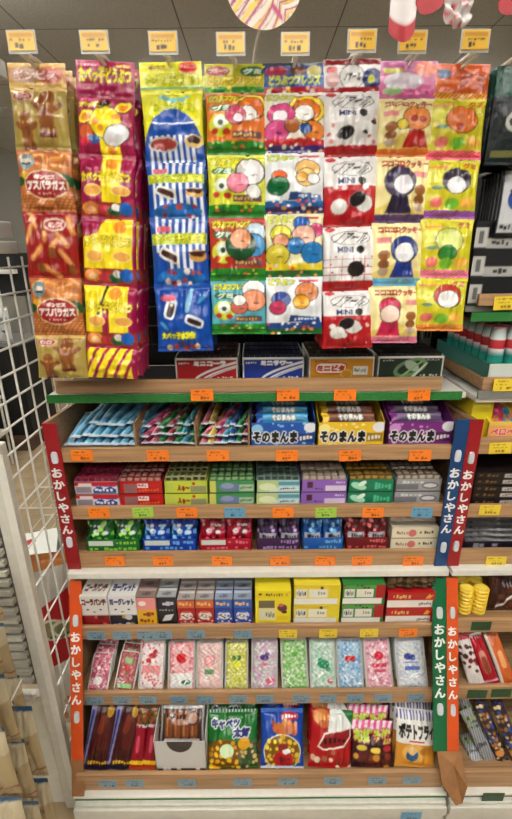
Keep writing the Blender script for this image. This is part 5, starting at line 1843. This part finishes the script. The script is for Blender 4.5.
# ================================================================== NEIGHBOURING UNIT, RIGHT EDGE OF THE PHOTO
YC = .90
zc_t, zc_b = Z(296, YC, 256), Z(308, YC, 256)
NX0 = X(479, 300, YC)
e = empty('carton_shelf', (NX0, YC, zc_b), 'upper steel shelf with wooden lip and green edging under the black cartons', 'shelf')
G().box(0, .42, 0, .010, 0, zc_t - zc_b).build('front_rail', M['wood'], e, bevel=.001)
G().box(-.012, .42, -.004, .0, -.030, -.012).build('green_edging', M['green'], e)
G().box(-.02, .42, .0105, YB - YC - .016, -.012, -.002).build('shelf_plate', M['grey'], e)
price_tag(506, 303, YC, 'yellow', 'on the wooden lip under the black cartons')
zc = zc_b + .0002
blk = (24, 24, 25)
bw = .24
for k in range(3):
    a = Art(bw, .052, blk, .0009)
    a.rect(.0, .62, 1, .97, (180, 178, 172)).rect(0, .62, .1, .97, (60, 60, 60)).scribble(.14, .68, .3, .9, (40, 40, 42), 4, k, .9).scribble(.36, .7, .6, .88, (120, 120, 120), 8, k + 3, .8).rect(.62, .68, .8, .9, (90, 90, 92)).rect(0, .0, .12, .6, blk)
    a.rect(0, .25, .1, .95, (200, 198, 192)).rect(.03, .35, .07, .8, (110, 110, 110))
    o = carton('black_carton', bw, .22, .052, blk, a)
    put(o, (NX0 + bw / 2 - .012 + .002 * k, YC + .022 + .008 * k, zc + .053 * k))
    tag(o, ['bottom', 'middle', 'top'][k] + ' black carton with white label strip in the stack at the right edge', 'carton')
# trading card packs on hooks
def cardpack(a):
    a.rect(.06, .04, .94, .8, (206, 208, 210)).ell(.5, .45, .3, .24, (40, 80, 150)).ell(.4, .4, .2, .08, (20, 40, 90), 40).ell(.65, .5, .2, .06, (120, 150, 190), -30).rect(.06, .8, .94, .95, (190, 192, 194)).scribble(.12, .82, .88, .92, (40, 50, 60), 7, 2, .9)
def darkpack(a):
    a.rect(0, 0, 1, 1, (22, 34, 34)).poly([(0, 0), (1, 0), (.4, .3), (0, .3)], (40, 90, 76)).ell(.6, .55, .3, .2, (200, 200, 190)).ell(.6, .55, .22, .12, (60, 70, 80)).rect(.1, .85, .9, .92, (120, 120, 70))
for (pc, pt, pb, d0, fn, lab, nm) in ((507, 66, 165, .90, darkpack, 'dark green foil card pack hanging at the top right edge', 'foil_pack'), (512, 168, 236, .93, cardpack, 'white card pack with blue emblem hanging above the black cartons', 'card_pack')):
    p1, p2 = at(pc, pt, d0), at(pc, pb, d0)
    L = p1.z - p2.z
    a = Art(.085, L, (20, 22, 22), .001)
    fn(a)
    o = bag(nm, .085 if nm == 'foil_pack' else .075, L, .008, a, (18, 24, 24), .04, .04, .0018, 90)
    put(o, (p2.x, d0, p2.z))
    tag(o, lab, 'card pack', 'card packs on the right edge hooks')
    for k in range(1, 7):
        c = o.copy()
        COL.objects.link(c)
        c.location = (p2.x - .000, d0 + .013 * k, p2.z + random.uniform(-.003, .003))
        c.rotation_euler = (0, 0, R(random.uniform(-5, 5)))
        c['label'] = 'pack hanging behind the ' + lab.replace(' hanging', '')
    hk = empty('display_hook', (p1.x, YB, p1.z), 'white peg hook carrying the ' + ('dark green foil packs' if nm == 'foil_pack' else 'white card packs') + ' at the right edge', 'display hook', 'peg hooks with yellow tags')
    G().tube([(0, 0, .004), (0, d0 - .03 - YB, .004), (.01, d0 - .08 - YB, .035)], .0035, n=8).build('hook_rod', M['wire'], hk, weld=False)

# teal bottles in their tray
x0 = XR + .012
zb_ = ZA + .0175
a = Art(.30, .05, (206, 214, 206), .0012)
a.rect(.22, .2, .6, .8, (90, 120, 116)).rect(.24, .26, .58, .74, (206, 214, 206)).scribble(.26, .35, .56, .65, (90, 110, 110), 6, 2, .9)
D = .905
zlip0, zlip1 = Z(392, .892), Z(380, .892)
wl = empty('wooden_ledge', (x0, .892, zlip0), 'wooden lip in front of the teal bottle tray', 'wooden tray')
G().box(.002, .40, 0, .010, .0, zlip1 - zlip0).build('front_rail', M['wood'], wl, bevel=.001)
G().box(.002, .012, .0105, .24, .0, zlip1 - zlip0 - .004).build('side_rail', M['plank'], wl)
hT = Z(366, D) - zb_
o = open_tray('bottle_tray', .30, .28, hT, hT, a, (70, 130, 120), (60, 110, 100), res=.002)
put(o, (x0 + .016 + .15, D, zb_))
tag(o, 'pale teal open carton holding small soda bottles at the right edge', 'display carton')
hB = Z(331, D + .01) - zb_
g = G()
g.lathe([(.013, 0, (20, 120, 106)), (.0165, .006, (24, 130, 116)), (.0165, hB * .45, (30, 150, 130)), (.0165, hB * .46, (200, 60, 60)), (.0165, hB * .62, (206, 90, 90)), (.0165, hB * .63, (200, 214, 210)),
         (.015, hB * .75, (190, 206, 202)), (.009, hB * .88, (196, 60, 56)), (.009, hB, (206, 70, 60))], None, 14) if False else g.lathe(
    [(.013, 0, (20, 120, 106)), (.0165, .006, (24, 130, 116)), (.0165, hB * .3, (30, 150, 130)), (.0155, hB * .34, (16, 90, 80)), (.0165, hB * .38, (40, 160, 140)), (.0165, hB * .56, (30, 130, 116)), (.0160, hB * .6, (120, 150, 146)), (.0160, hB * .66, (206, 200, 200)), (.0160, hB * .68, (180, 40, 50)), (.0160, hB * .8, (190, 60, 66)), (.0160, hB * .82, (200, 206, 204)),
     (.0150, hB * .94, (150, 170, 166)), (.013, hB, (206, 130, 130))], None, 14)
p = g.build('soda_bottle', M['film2'], smooth=True)
spawn(p, [((x0 + .036 + .0345 * i, D + .022 + .0345 * r, zb_ + .003), (0, 0, 0)) for r in range(7) for i in range(8)],
      'small teal soda candy bottle standing in the pale teal carton', 'candy bottle', 'teal soda candy bottles')

NB1, NB2, NB3 = Z(440, D1) - BT + .0006, R2T - .004 - BT + .0006, B3
NB4, NB5 = R4T + .012 - BT + .0006, R5T + .01 - BT + .0006
# pink and yellow candy tray
D = .902
xa = N0 + .034
hf = Z(424, D) - NB1
a = Art(.18, hf, (232, 170, 96), .0009)
a.rect(0, 0, 1, .2, (226, 200, 90)).text('ペロペロキャンディ', .04, .35, .9, .8, (206, 60, 110), (240, 226, 200), 1, .03)
o = open_tray('candy_tray', .18, .13, hf, hf + .03, a, (226, 200, 60), (200, 180, 60))
put(o, (xa + .10, D, NB1))
tag(o, 'peach and yellow open candy tray with pink lettering at the right edge', 'display tray')
for k, (cc, nm) in enumerate((((206, 70, 120), 'pink'), ((60, 150, 180), 'turquoise'), ((226, 190, 50), 'yellow'))):
    a = Art(.05, .09, cc, .0015)
    a.cells(0, 0, 1, 1, 4, [tuple(min(255, v + 40) for v in cc), cc, (226, 150, 70)], .5, k)
    p = bag('candy_packet', .05, .09, .016, a, cc, .06, .06, .0022, 30 + k, wr=2)
    spawn(p, [((xa + .035 + .045 * ((k + j) % 3) + .01 * j, D + .02 + .03 * j, NB1 + .018 + .006 * j), (-R(50), R(30 - 25 * k), R(20 * k - 15))) for j in range(3)],
          nm + ' candy packet in the peach tray', 'candy packet', 'packets in the peach tray')
o = carton('yellow_carton', .045, .17, Z(404, D) - NB1, (214, 196, 40), Art(.045, .08, (222, 204, 40), .001).rect(.1, .1, .9, .2, (240, 226, 90)))
put(o, (N0 + .0245 + .010, D + .014, NB1))
o.location.x = N0 + .033
tag(o, 'tall narrow yellow carton behind the red sign strip', 'candy carton')
# dark chocolate boxes
a = Art(.13, .018, (36, 26, 26), .0009)
a.rect(.5, .25, .96, .75, (196, 190, 186)).scribble(.54, .35, .92, .65, (90, 60, 50), 8, 3, .9).scribble(.06, .2, .42, .7, (130, 100, 60), 5, 4, .8)
p = carton('chocolate_box', .13, .15, .0165, (30, 22, 22), a)
spawn(p, [((xa + .068 + .132 * i, D + .003 * (k % 2), NB2 + .0172 * k), (0, 0, 0)) for k in range(5) for i in range(1)], 'flat dark chocolate box in the stack beside the red strip', 'chocolate box', 'dark chocolate boxes at the right edge')
a = Art(.08, .018, (150, 30, 40), .0009)
a.rect(.3, .2, .9, .8, (216, 206, 200))
p = carton('chocolate_box', .08, .15, .0165, (120, 26, 32), a)
spawn(p, [((xa + .178, D + .003 * (k % 2), NB2 + .0172 * k), (0, 0, 0)) for k in range(4)], 'flat red and white box beside the dark chocolate stack', 'chocolate box', 'red and white boxes at the right edge')
# grey packets
a = Art(.12, .03, (26, 24, 44), .0009)
a.scribble(.05, .2, .95, .8, (150, 150, 160), 9, 3, .6)
o = open_tray('packet_tray', .15, .15, .022, .022, a, (30, 28, 50), (40, 40, 50))
put(o, (xa + .078, D, NB3))
tag(o, 'dark navy low carton under the grey packets at the right edge', 'display carton')
a = Art(.11, .05, (110, 108, 110), .0012)
a.rect(0, .3, 1, .5, (190, 190, 190)).scribble(.1, .55, .9, .8, (40, 40, 50), 8, 3, .9).rect(0, .0, 1, .1, (60, 58, 62))
p = bag('grey_packet', .135, .05, .012, a, (90, 90, 92), .05, .05, .002, 34, wr=2)
spawn(p, [((xa + .078, D + .012 + .004 * j, NB3 + .012 + .0125 * j), (-R(78), R(2 - j), 0)) for j in range(5)], 'silvery grey packet in the pile on the navy carton', 'snack packet', 'grey packets at the right edge')
# lower neighbour: coin sweets, brown bag
D = .858
xb = N0 + .030
coin = G()
coin.lathe([(.017, 0, (206, 150, 20)), (.0185, .003, (232, 190, 40)), (.0185, .007, (240, 206, 60)), (.016, .010, (226, 180, 40)), (.010, .0102, (246, 220, 90))], None, 16)
p = coin.build('coin_sweet', M['gloss'], smooth=False)
spawn(p, [((xb + .024 + .036 * i, D + .028 + .036 * j, NB4 + .0104 * k), (0, 0, 0)) for k in range(7) for j in range(2) for i in range(2)], 'round golden yellow sweet in the stacks behind the orange strip', 'round sweet', 'stacks of golden sweets')
a = Art(.10, .10, (70, 36, 26), .001)
a.cells(0, 0, 1, 1, 5, [(90, 46, 30), (60, 28, 22), (110, 60, 40)], .5, 3).rod(.35, .7, .03, .25, (226, 226, 222), 40).rod(.5, .6, .02, .2, (190, 180, 176), 60)
o = bag('brown_sweet_bag', .105, .10, .04, a, (70, 36, 26), .06, .05, .0018, 35, wr=2)
put(o, (xb + .083 + .052, D + .028, NB4), (-R(14), 0, 0))
tag(o, 'clear bag of dark brown sweets beside the golden coin sweets', 'sweet bag')


def next_bag(px0, px1, pxt, pyt, pyb, Db, zb, paint, back, name, label, cat, grp, seed, n=2, t=.02, col=(200, 200, 200), step=.026):
    xa_, xb_ = X(px0, pyb, Db), X(px1, pyb, Db)
    W_ = xb_ - xa_
    Yt = Db + .055
    top = at(pxt, pyt, Yt)
    v = Vector((top.x - (xa_ + xb_) / 2, Yt - Db, top.z - zb))
    L = v.length
    a = Art(W_, L, col, .001)
    paint(a)
    o = bag(name, W_, L, t, a, back, .05, .05, .0017, seed, wr=1.8)
    put(o, ((xa_ + xb_) / 2, Db, zb), (-math.atan2(v.y, v.z), math.asin(v.x / L), 0))
    tag(o, label, cat, grp)
    for k in range(1, n):
        c = o.copy()
        COL.objects.link(c)
        c.location = o.location + Vector((.004 * k, step * k, .004 * k))
        c['label'] = 'another packet leaning behind the ' + label.split(' leaning')[0].split(' at the')[0]
        c['group'] = (grp or label) + ', rear'
    return o


def plum(a):
    a.rect(0, 0, 1, 1, (216, 210, 206)).cells(0, .15, 1, .75, 3, [(120, 24, 34), (90, 20, 30), (226, 220, 216)], .5, 3).rect(0, 0, 1, .12, (190, 60, 70))
def crimson(a):
    a.rect(0, 0, 1, 1, (176, 16, 40)).rod(.5, .55, .24, .8, (206, 150, 130)).rod(.5, .6, .2, .6, (150, 80, 60)).rect(0, .0, 1, .06, (222, 214, 210)).rect(0, .9, 1, .95, (226, 180, 190))
def orangep(a):
    a.rect(0, 0, 1, 1, (206, 110, 50)).rect(.0, 0, .2, 1, (222, 216, 206)).rod(.6, .5, .2, .6, (230, 170, 120))
def silver(a):
    a.rect(0, 0, 1, 1, (170, 170, 172)).stripes(0, 0, 1, 1, 5, (110, 110, 112), .8, .4).cells(0, .1, 1, .4, 4, [(110, 150, 60), (150, 176, 80), (60, 70, 50)], .5, 3).scribble(.1, .6, .9, .75, (40, 40, 50), 6, 3, .9)
def bluestick(a):
    a.rect(0, 0, 1, 1, (54, 40, 50)).cells(0, 0, 1, 1, 3, [(60, 90, 160), (206, 190, 150), (176, 120, 60), (60, 40, 50)], .5, 6).ell(.5, .85, .4, .3, (214, 150, 80))


Db = D5 + .016
next_bag(469, 484, 459, 634, 686, Db, NB5, plum, (180, 176, 170), 'plum_bag', 'clear bag of dark red dried plums behind the orange strip', 'snack bag', None, 101, 2)
next_bag(486, 500, 472, 634, 683, Db, NB5, crimson, (130, 14, 30), 'crimson_packet', 'long crimson packet with a bare sausage shape', 'snack bag', None, 102, 2)
next_bag(502, 516, 489, 634, 683, Db, NB5, orangep, (200, 190, 180), 'orange_packet', 'orange and white long packet at the right edge', 'snack bag', None, 103, 2)
Db = D6 + .03
next_bag(469, 481, 459, 735, 768, Db, B6, silver, (140, 140, 140), 'silver_packet', 'silver striped packet lying lowest behind the cardboard sleeve', 'snack bag', None, 104, 1, .016)
next_bag(482, 494, 463, 712, 766, Db + .002, B6 + .002, silver, (140, 140, 140), 'silver_packet', 'silver and green packet leaning left of the dark sticks', 'snack bag', None, 105, 2, .016)
next_bag(497, 508, 478, 704, 764, Db, B6, bluestick, (60, 40, 50), 'dark_stick', 'long dark patterned stick leaning at the bottom right edge', 'snack stick', None, 106, 2, .016)
next_bag(511, 523, 496, 704, 764, Db, B6, bluestick, (60, 40, 50), 'dark_stick', 'last long dark stick cut by the bottom right edge', 'snack stick', None, 107, 2, .016)

# ================================================================== LEFT SIDE: wire grid, slatted end rack, hanging bags, far fixtures
GX = -.492
def vx(d): return d
e = empty('wire_grid_panel', (GX, .80, 0.1), 'white wire grid panel running back beside the red sign strip', 'wire grid')
g = G()
for k in range(9):
    d = .03 + k * .056
    g.tube([(0, d, .20), (0, d, 1.34)], .0023, n=6)
b_ = g.build('upright_wires', M['wire'], e, weld=False)
g = G()
zs = [.25 + .1 * k for k in range(8)] + [1.02, 1.07, 1.12, 1.17, 1.22, 1.27, 1.32, 1.37, 1.42]
for z in zs:
    g.tube([(0, 0, z - .1), (0, .5, z - .1)], .0023, n=6)
g.build('cross_wires', M['wire'], e, weld=False)
g = G().box(-.035, .0, -.018, .008, -.08, 1.0)
o = g.build('end_post', M['beige'], e, bevel=.003)
G().box(-.012, .004, -.0205, -.0182, .0, .98).build('post_rib', M['white'], o)
for z, hz, y1 in ((1.792, .016, .28), (1.492, .015, .19), (1.458, .012, .20)):
    G().box(-.03, -.004, -.28, y1, z - hz - .1, z + hz - .1).build('top_rail', M['white'], e, bevel=.003)

RX0, RX1 = -.95, -.546
YR = .80
e = empty('slatted_rack', (RX1, YR, .0), 'beige steel rack with narrow horizontal slats behind the hanging tan bags', 'display rack')
g = G()
z = .46
while z < 1.05:
    g.box(RX0 - RX1, -.004, 0, .014, z, z + .013, (190, 188, 176))
    z += .0265
g.build('slat_panel', M['beige'], e, weld=False)
G().box(RX0 - RX1, -.004, .016, .020, .44, 1.06).build('rear_sheet', M['grey'], e)
G().box(RX0 - RX1, .03, -.004, .02, .02, .42).build('lower_panel', M['beige'], e, bevel=.002)
G().tube([(-.10, -.012, .43), (.0, -.012, .43), (.015, -.03, .47)], .006, n=8).build('basket_arm', M['white'], e, weld=False)

def tan(a):
    a.rect(0, 0, 1, .06, (50, 100, 140)).rect(0, .06, 1, .35, (196, 184, 156)).ell(.5, .55, .3, .2, (196, 160, 90)).scribble(.15, .38, .85, .48, (110, 90, 60), 8, 3, .9).ell(.35, .6, .12, .08, (150, 100, 60)).ell(.62, .62, .14, .1, (206, 190, 150)).rect(0, .85, 1, .88, (150, 90, 50))
def strip_left(px, pyt, pyb, d, n, w_, label, k0):
    p1, p2 = at(px, pyt, d), at(px, pyb, d)
    top = Vector((p2.x, d, p1.z))
    L = p1.z - p2.z
    e = empty('tan_bag_strip', top, label, 'hanging snack strip')
    h = L / n
    a = Art(w_, h, (176, 158, 122), .0013)
    tan(a)
    for k in range(n):
        o = bag('snack_bag', w_, h, .035, a, (150, 130, 96), .06, .06, .0024, k0 + k, parent=e, wr=2)
        o.location = (0, -.006 * (k % 2), -L + h * (n - 1 - k))
    hh = G().tube([(0, .002, .0), (0, .002, .012), (0, .05, .016)], .002, n=6).build('hanger', M['wire'], e, weld=False)
    return e
strip_left(14, 560, 850, .56, 4, .10, 'tan snack bag strip with bright blue bands at the bottom left corner', 120)
strip_left(32, 592, 850, .62, 4, .095, 'tan snack bag strip hanging second from the left edge', 130)
strip_left(46, 706, 835, .68, 2, .085, 'short tan bag strip hanging nearest the slatted rack post', 140)
strip_left(13, 560, 724, .735, 3, .085, 'tan bag strip hanging deepest, close against the slats', 150)
# red and white bag behind the grid
DB_ = 1.03
p1, p2 = at(55, 576, DB_), at(55, 700, DB_)
L = p1.z - .012
a = Art(.13, L, (206, 26, 40), .0014)
a.rect(0, 0, 1, .1, (220, 150, 90)).poly([(0, .1), (1, .05), (.9, .16), (0, .32)], (226, 222, 214)).ell(.35, .42, .34, .26, (232, 226, 206)).ell(.35, .42, .28, .2, (150, 150, 110)).rod(.4, .45, .16, .03, (60, 110, 70), -30).rod(.42, .42, .14, .02, (206, 60, 60), -30)
a.ell(.62, .42, .32, .22, (236, 230, 210)).ell(.62, .42, .25, .15, (150, 150, 110)).rod(.62, .45, .16, .03, (60, 110, 70), -30)
a.poly([(0, .66), (1, .56), (1, 1), (0, 1)], (236, 232, 226)).ell(.6, .85, .18, .14, (226, 130, 60)).ell(.8, .74, .1, .08, (206, 90, 60)).ell(.4, .95, .14, .1, (222, 150, 90))
o = bag('red_snack_bag', .15, L, .05, a, (150, 24, 34), .04, .04, .0024, 150, wr=1.2)
put(o, (at(55, 640, DB_).x, DB_, .006), (-R(14), 0, R(10)))
tag(o, 'large red and white snack bag seen through the wire grid', 'snack bag')
pk = at(40, 562, 1.36)
a = Art(.16, .03, (226, 228, 222), .002)
a.rect(0, 0, 1, .3, (40, 130, 80)).ell(.3, .6, .1, .1, (190, 30, 40))
o = carton('white_green_carton', .16, .22, .03, (224, 226, 220), a, Art(.16, .22, (226, 228, 222), .002).rect(0, .9, 1, 1, (40, 130, 80)).ell(.4, .3, .12, .12, (190, 30, 44)))
put(o, (pk.x, 1.30, pk.z), (0, 0, R(20)))
tag(o, 'white carton with green edge and red dot beyond the grid', 'carton')
e = empty('low_stool_stand', (pk.x, 1.42, 0), 'low grey metal stand under the white and green carton', 'stand')
G().box(-.13, .13, -.14, .14, pk.z - .02, pk.z - .002).build('top', M['grey'], e)
for sx in (-1, 1):
    for sy in (-1, 1):
        G().box(sx * .1 - .008, sx * .1 + .008, sy * .12 - .008, sy * .12 + .008, 0, pk.z - .0205).build('leg', M['grey'], e)
# wire rack farther back
YW = 1.85
wz = [at(40, py, YW).z for py in (508, 538)]
wx = at(40, 520, YW).x
e = empty('wire_rack', (wx, YW, 0), 'small white wire rack glimpsed low behind the grid', 'wire rack')
for z in wz:
    g = G()
    g.tube([(-.1, 0, z), (.16, 0, z)], .004, n=6)
    g.tube([(-.1, .2, z), (.16, .2, z)], .004, n=6)
    for k in range(6):
        g.tube([(-.09 + .048 * k, 0, z), (-.09 + .048 * k, .2, z)], .0015, n=5)
    g.build('wire_deck', M['wire'], e, weld=False)
for sx in (-.1, .16):
    for sy in (0, .2):
        G().tube([(sx, sy, 0), (sx, sy, wz[0] + .02)], .004, n=6).build('leg', M['wire'], e, weld=False)
# far dark fixture with pale goods, and its plinth
YF = 3.2
fx = at(16, 390, YF).x
e = empty('dark_display_cabinet', (fx - .1, YF, 0), 'tall dark display cabinet standing beyond the wire grid', 'display cabinet')
G().box(-.9, .16, .02, .45, .1, .80).build('cabinet_body', M['black'], e)
G().box(-.9, .17, -.05, .46, 0, .1).build('plinth', mat('brown_plinth', (86, 64, 48), .5), e)
G().box(-.9, .17, 0, .46, .801, .83).build('shelf_top', M['grey'], e)
G().box(-.02, .0, -.0, .018, .12, .78).build('door_glint', M['grey'], e)  # grey strip stands in for a reflection on the cabinet front
G().box(-.12, -.105, -.0, .018, .12, .78).build('door_glint', mat('blue_glint', (90, 120, 140), .3), e)  # bluish highlight on the black front, put in as a coloured strip
G().box(-.9, .17, .2, .46, 1.14, 1.44).build('upper_cabinet', M['dark'], e)
G().box(-.9, .17, .15, .199, 1.30, 1.33).build('upper_shelf', M['white'], e)
for sx in (-.7, .14):
    G().box(sx, sx + .02, .3, .32, .831, 1.139).build('post', M['grey'], e)
rr = random.Random(9)
for k in range(7):
    x = fx - .1 - .62 + k * .115
    c_ = [(206, 206, 202), (170, 172, 174), (214, 210, 200)][k % 3]
    h = rr.uniform(.17, .26)
    a = Art(.09, h, c_, .003)
    a.rect(.1, .3, .9, .5, (120, 124, 130)).ell(.6, .7, .2, .12, (90, 96, 104))
    o = bag('white_goods_pack', .1, h, .06, a, c_, .06, .05, .005, 160 + k, wr=1)
    put(o, (x, YF + .06, .8315))
    tag(o, 'white packet lying on the dark cabinet beyond the grid', 'packet', 'white packets on the dark cabinet')
# pale shelf of a far rack at the left edge
fp = at(-60, 440, 2.6)
e = empty('far_wire_rack', (fp.x - .1, 2.6, 0), 'white wire rack far behind the grid on the tan floor', 'wire rack')
for k, z in enumerate((.25, .5, .72)):
    G().box(-.5, .35, 0, .35, z, z + .015).build('rack_shelf', M['white'], e)
for sx in (-.49, .33):
    for sy in (.01, .33):
        G().tube([(sx, sy, 0), (sx, sy, .8)], .008, n=6).build('leg', M['wire'], e, weld=False)

# ================================================================== OVERHEAD: round sign and chequered bunting
c0 = at(264, -17, .83)
axis_px = (CM.transposed() @ (c0 - Vector((0, 0, H)))).z * -1
r_ = 38.5 * axis_px / F
e = empty('round_sign', c0, 'round sign striped pink yellow and white on a clear stem', 'sign')
a = Art(2 * r_, 2 * r_, (226, 214, 200), .0012)
a.stripes(0, 0, 1, 1, 4, (226, 190, 60), .9, .28)
a.stripes(0, 0, 1, 1, 5, (176, 40, 100), .8, .2)
a.stripes(0, 0, 1, 1, 7, (150, 60, 70), 1.1, .1).rod(.3, .8, .1, .03, (236, 200, 60), -40).rod(.7, .85, .14, .03, (190, 40, 110), 50)
def disc(u, v):
    x, y = 2 * u - 1, 2 * v - 1
    m = np.maximum(np.abs(x), np.abs(y)) + 1e-9
    k = m / np.sqrt(x * x + y * y + 1e-12)
    return np.stack([x * k * r_, 0 * x - .001, y * k * r_], 1)
g = G().grid(disc, 60, 60, a)
g.build('sign_face', M['gloss'], e)
g = G()
nn = 48
P = [(r_ * math.cos(2 * math.pi * k / nn), y, r_ * math.sin(2 * math.pi * k / nn)) for y in (-.0008, .0015) for k in range(nn)]
g.add(P, [tuple(range(nn, 2 * nn))] + [(k, (k + 1) % nn, nn + (k + 1) % nn, nn + k) for k in range(nn)], lin((220, 216, 210)))
g.build('sign_board', M['card'], e)
b0 = at(252.5, 64, .915) - c0
G().tube([(b0.x * .4, .004, -r_ * .9), (b0.x, b0.y, b0.z)], .0022, n=8).build('clear_stem', M['milky'], e, weld=False)

RED, WHT = (176, 30, 44), (222, 216, 214)
db = .74
p0 = at(386, -40, db)
e = empty('bunting', p0, 'red and white chequered paper bunting hanging above the right hooks', 'bunting')
def pen(pxa, pxb, pyb, cols, crumple=0, split=None, yy=0.0):
    A, B = at(pxa, pyb, db + yy) - p0, at(pxb, pyb, db + yy) - p0
    zt_ = .0
    w_ = B.x - A.x
    hgt = zt_ - A.z
    a = Art(w_, hgt, cols[0], .0015)
    if split:
        a.rect(0, split, 1, 1, cols[1])
    if crumple:
        a.cells(0, .2, 1, 1, 4, [(226, 120, 140), (236, 232, 230), (206, 60, 80)], .35, 3)
    rad = w_ * .42
    rgn = np.random.RandomState(int(pxa))
    def f(sgn):
        def fn(u, v):
            x = A.x + w_ * u
            low = A.z + np.clip(1 - np.sqrt(np.clip(1 - (2 * u - 1) ** 2 * .96, 0, 1)), 0, 1) * rad
            z = low + (zt_ - low) * v
            y = yy + .004 * np.sin(u * 5 + pxa) + crumple * .004 * (np.sin(u * 19 + 9 * v) + np.sin(v * 26 + 4 * u)) + sgn * .0005
            return np.stack([x, y, z], 1)
        return fn
    g = G().grid(f(-1), 18, 26, a)
    g.grid(f(1), 18, 26, cols[-1], flip=True)
    g.build('pennant', M['card'], e, smooth=True, weld=False)
pen(387, 414, 42, (WHT, RED), split=.77)
pen(415, 442, 14, (RED, RED))
pen(443, 471, 28, (WHT, WHT), 1)
pen(472, 497, -6, (RED, RED))
pen(498, 524, 16, (RED, RED))
pen(525, 552, 34, (WHT, RED), split=.6)
G().tube([(-.03, .002, .003), (.34, .002, .003)], .0015, n=6).build('cord', M['wire'], e, weld=False)
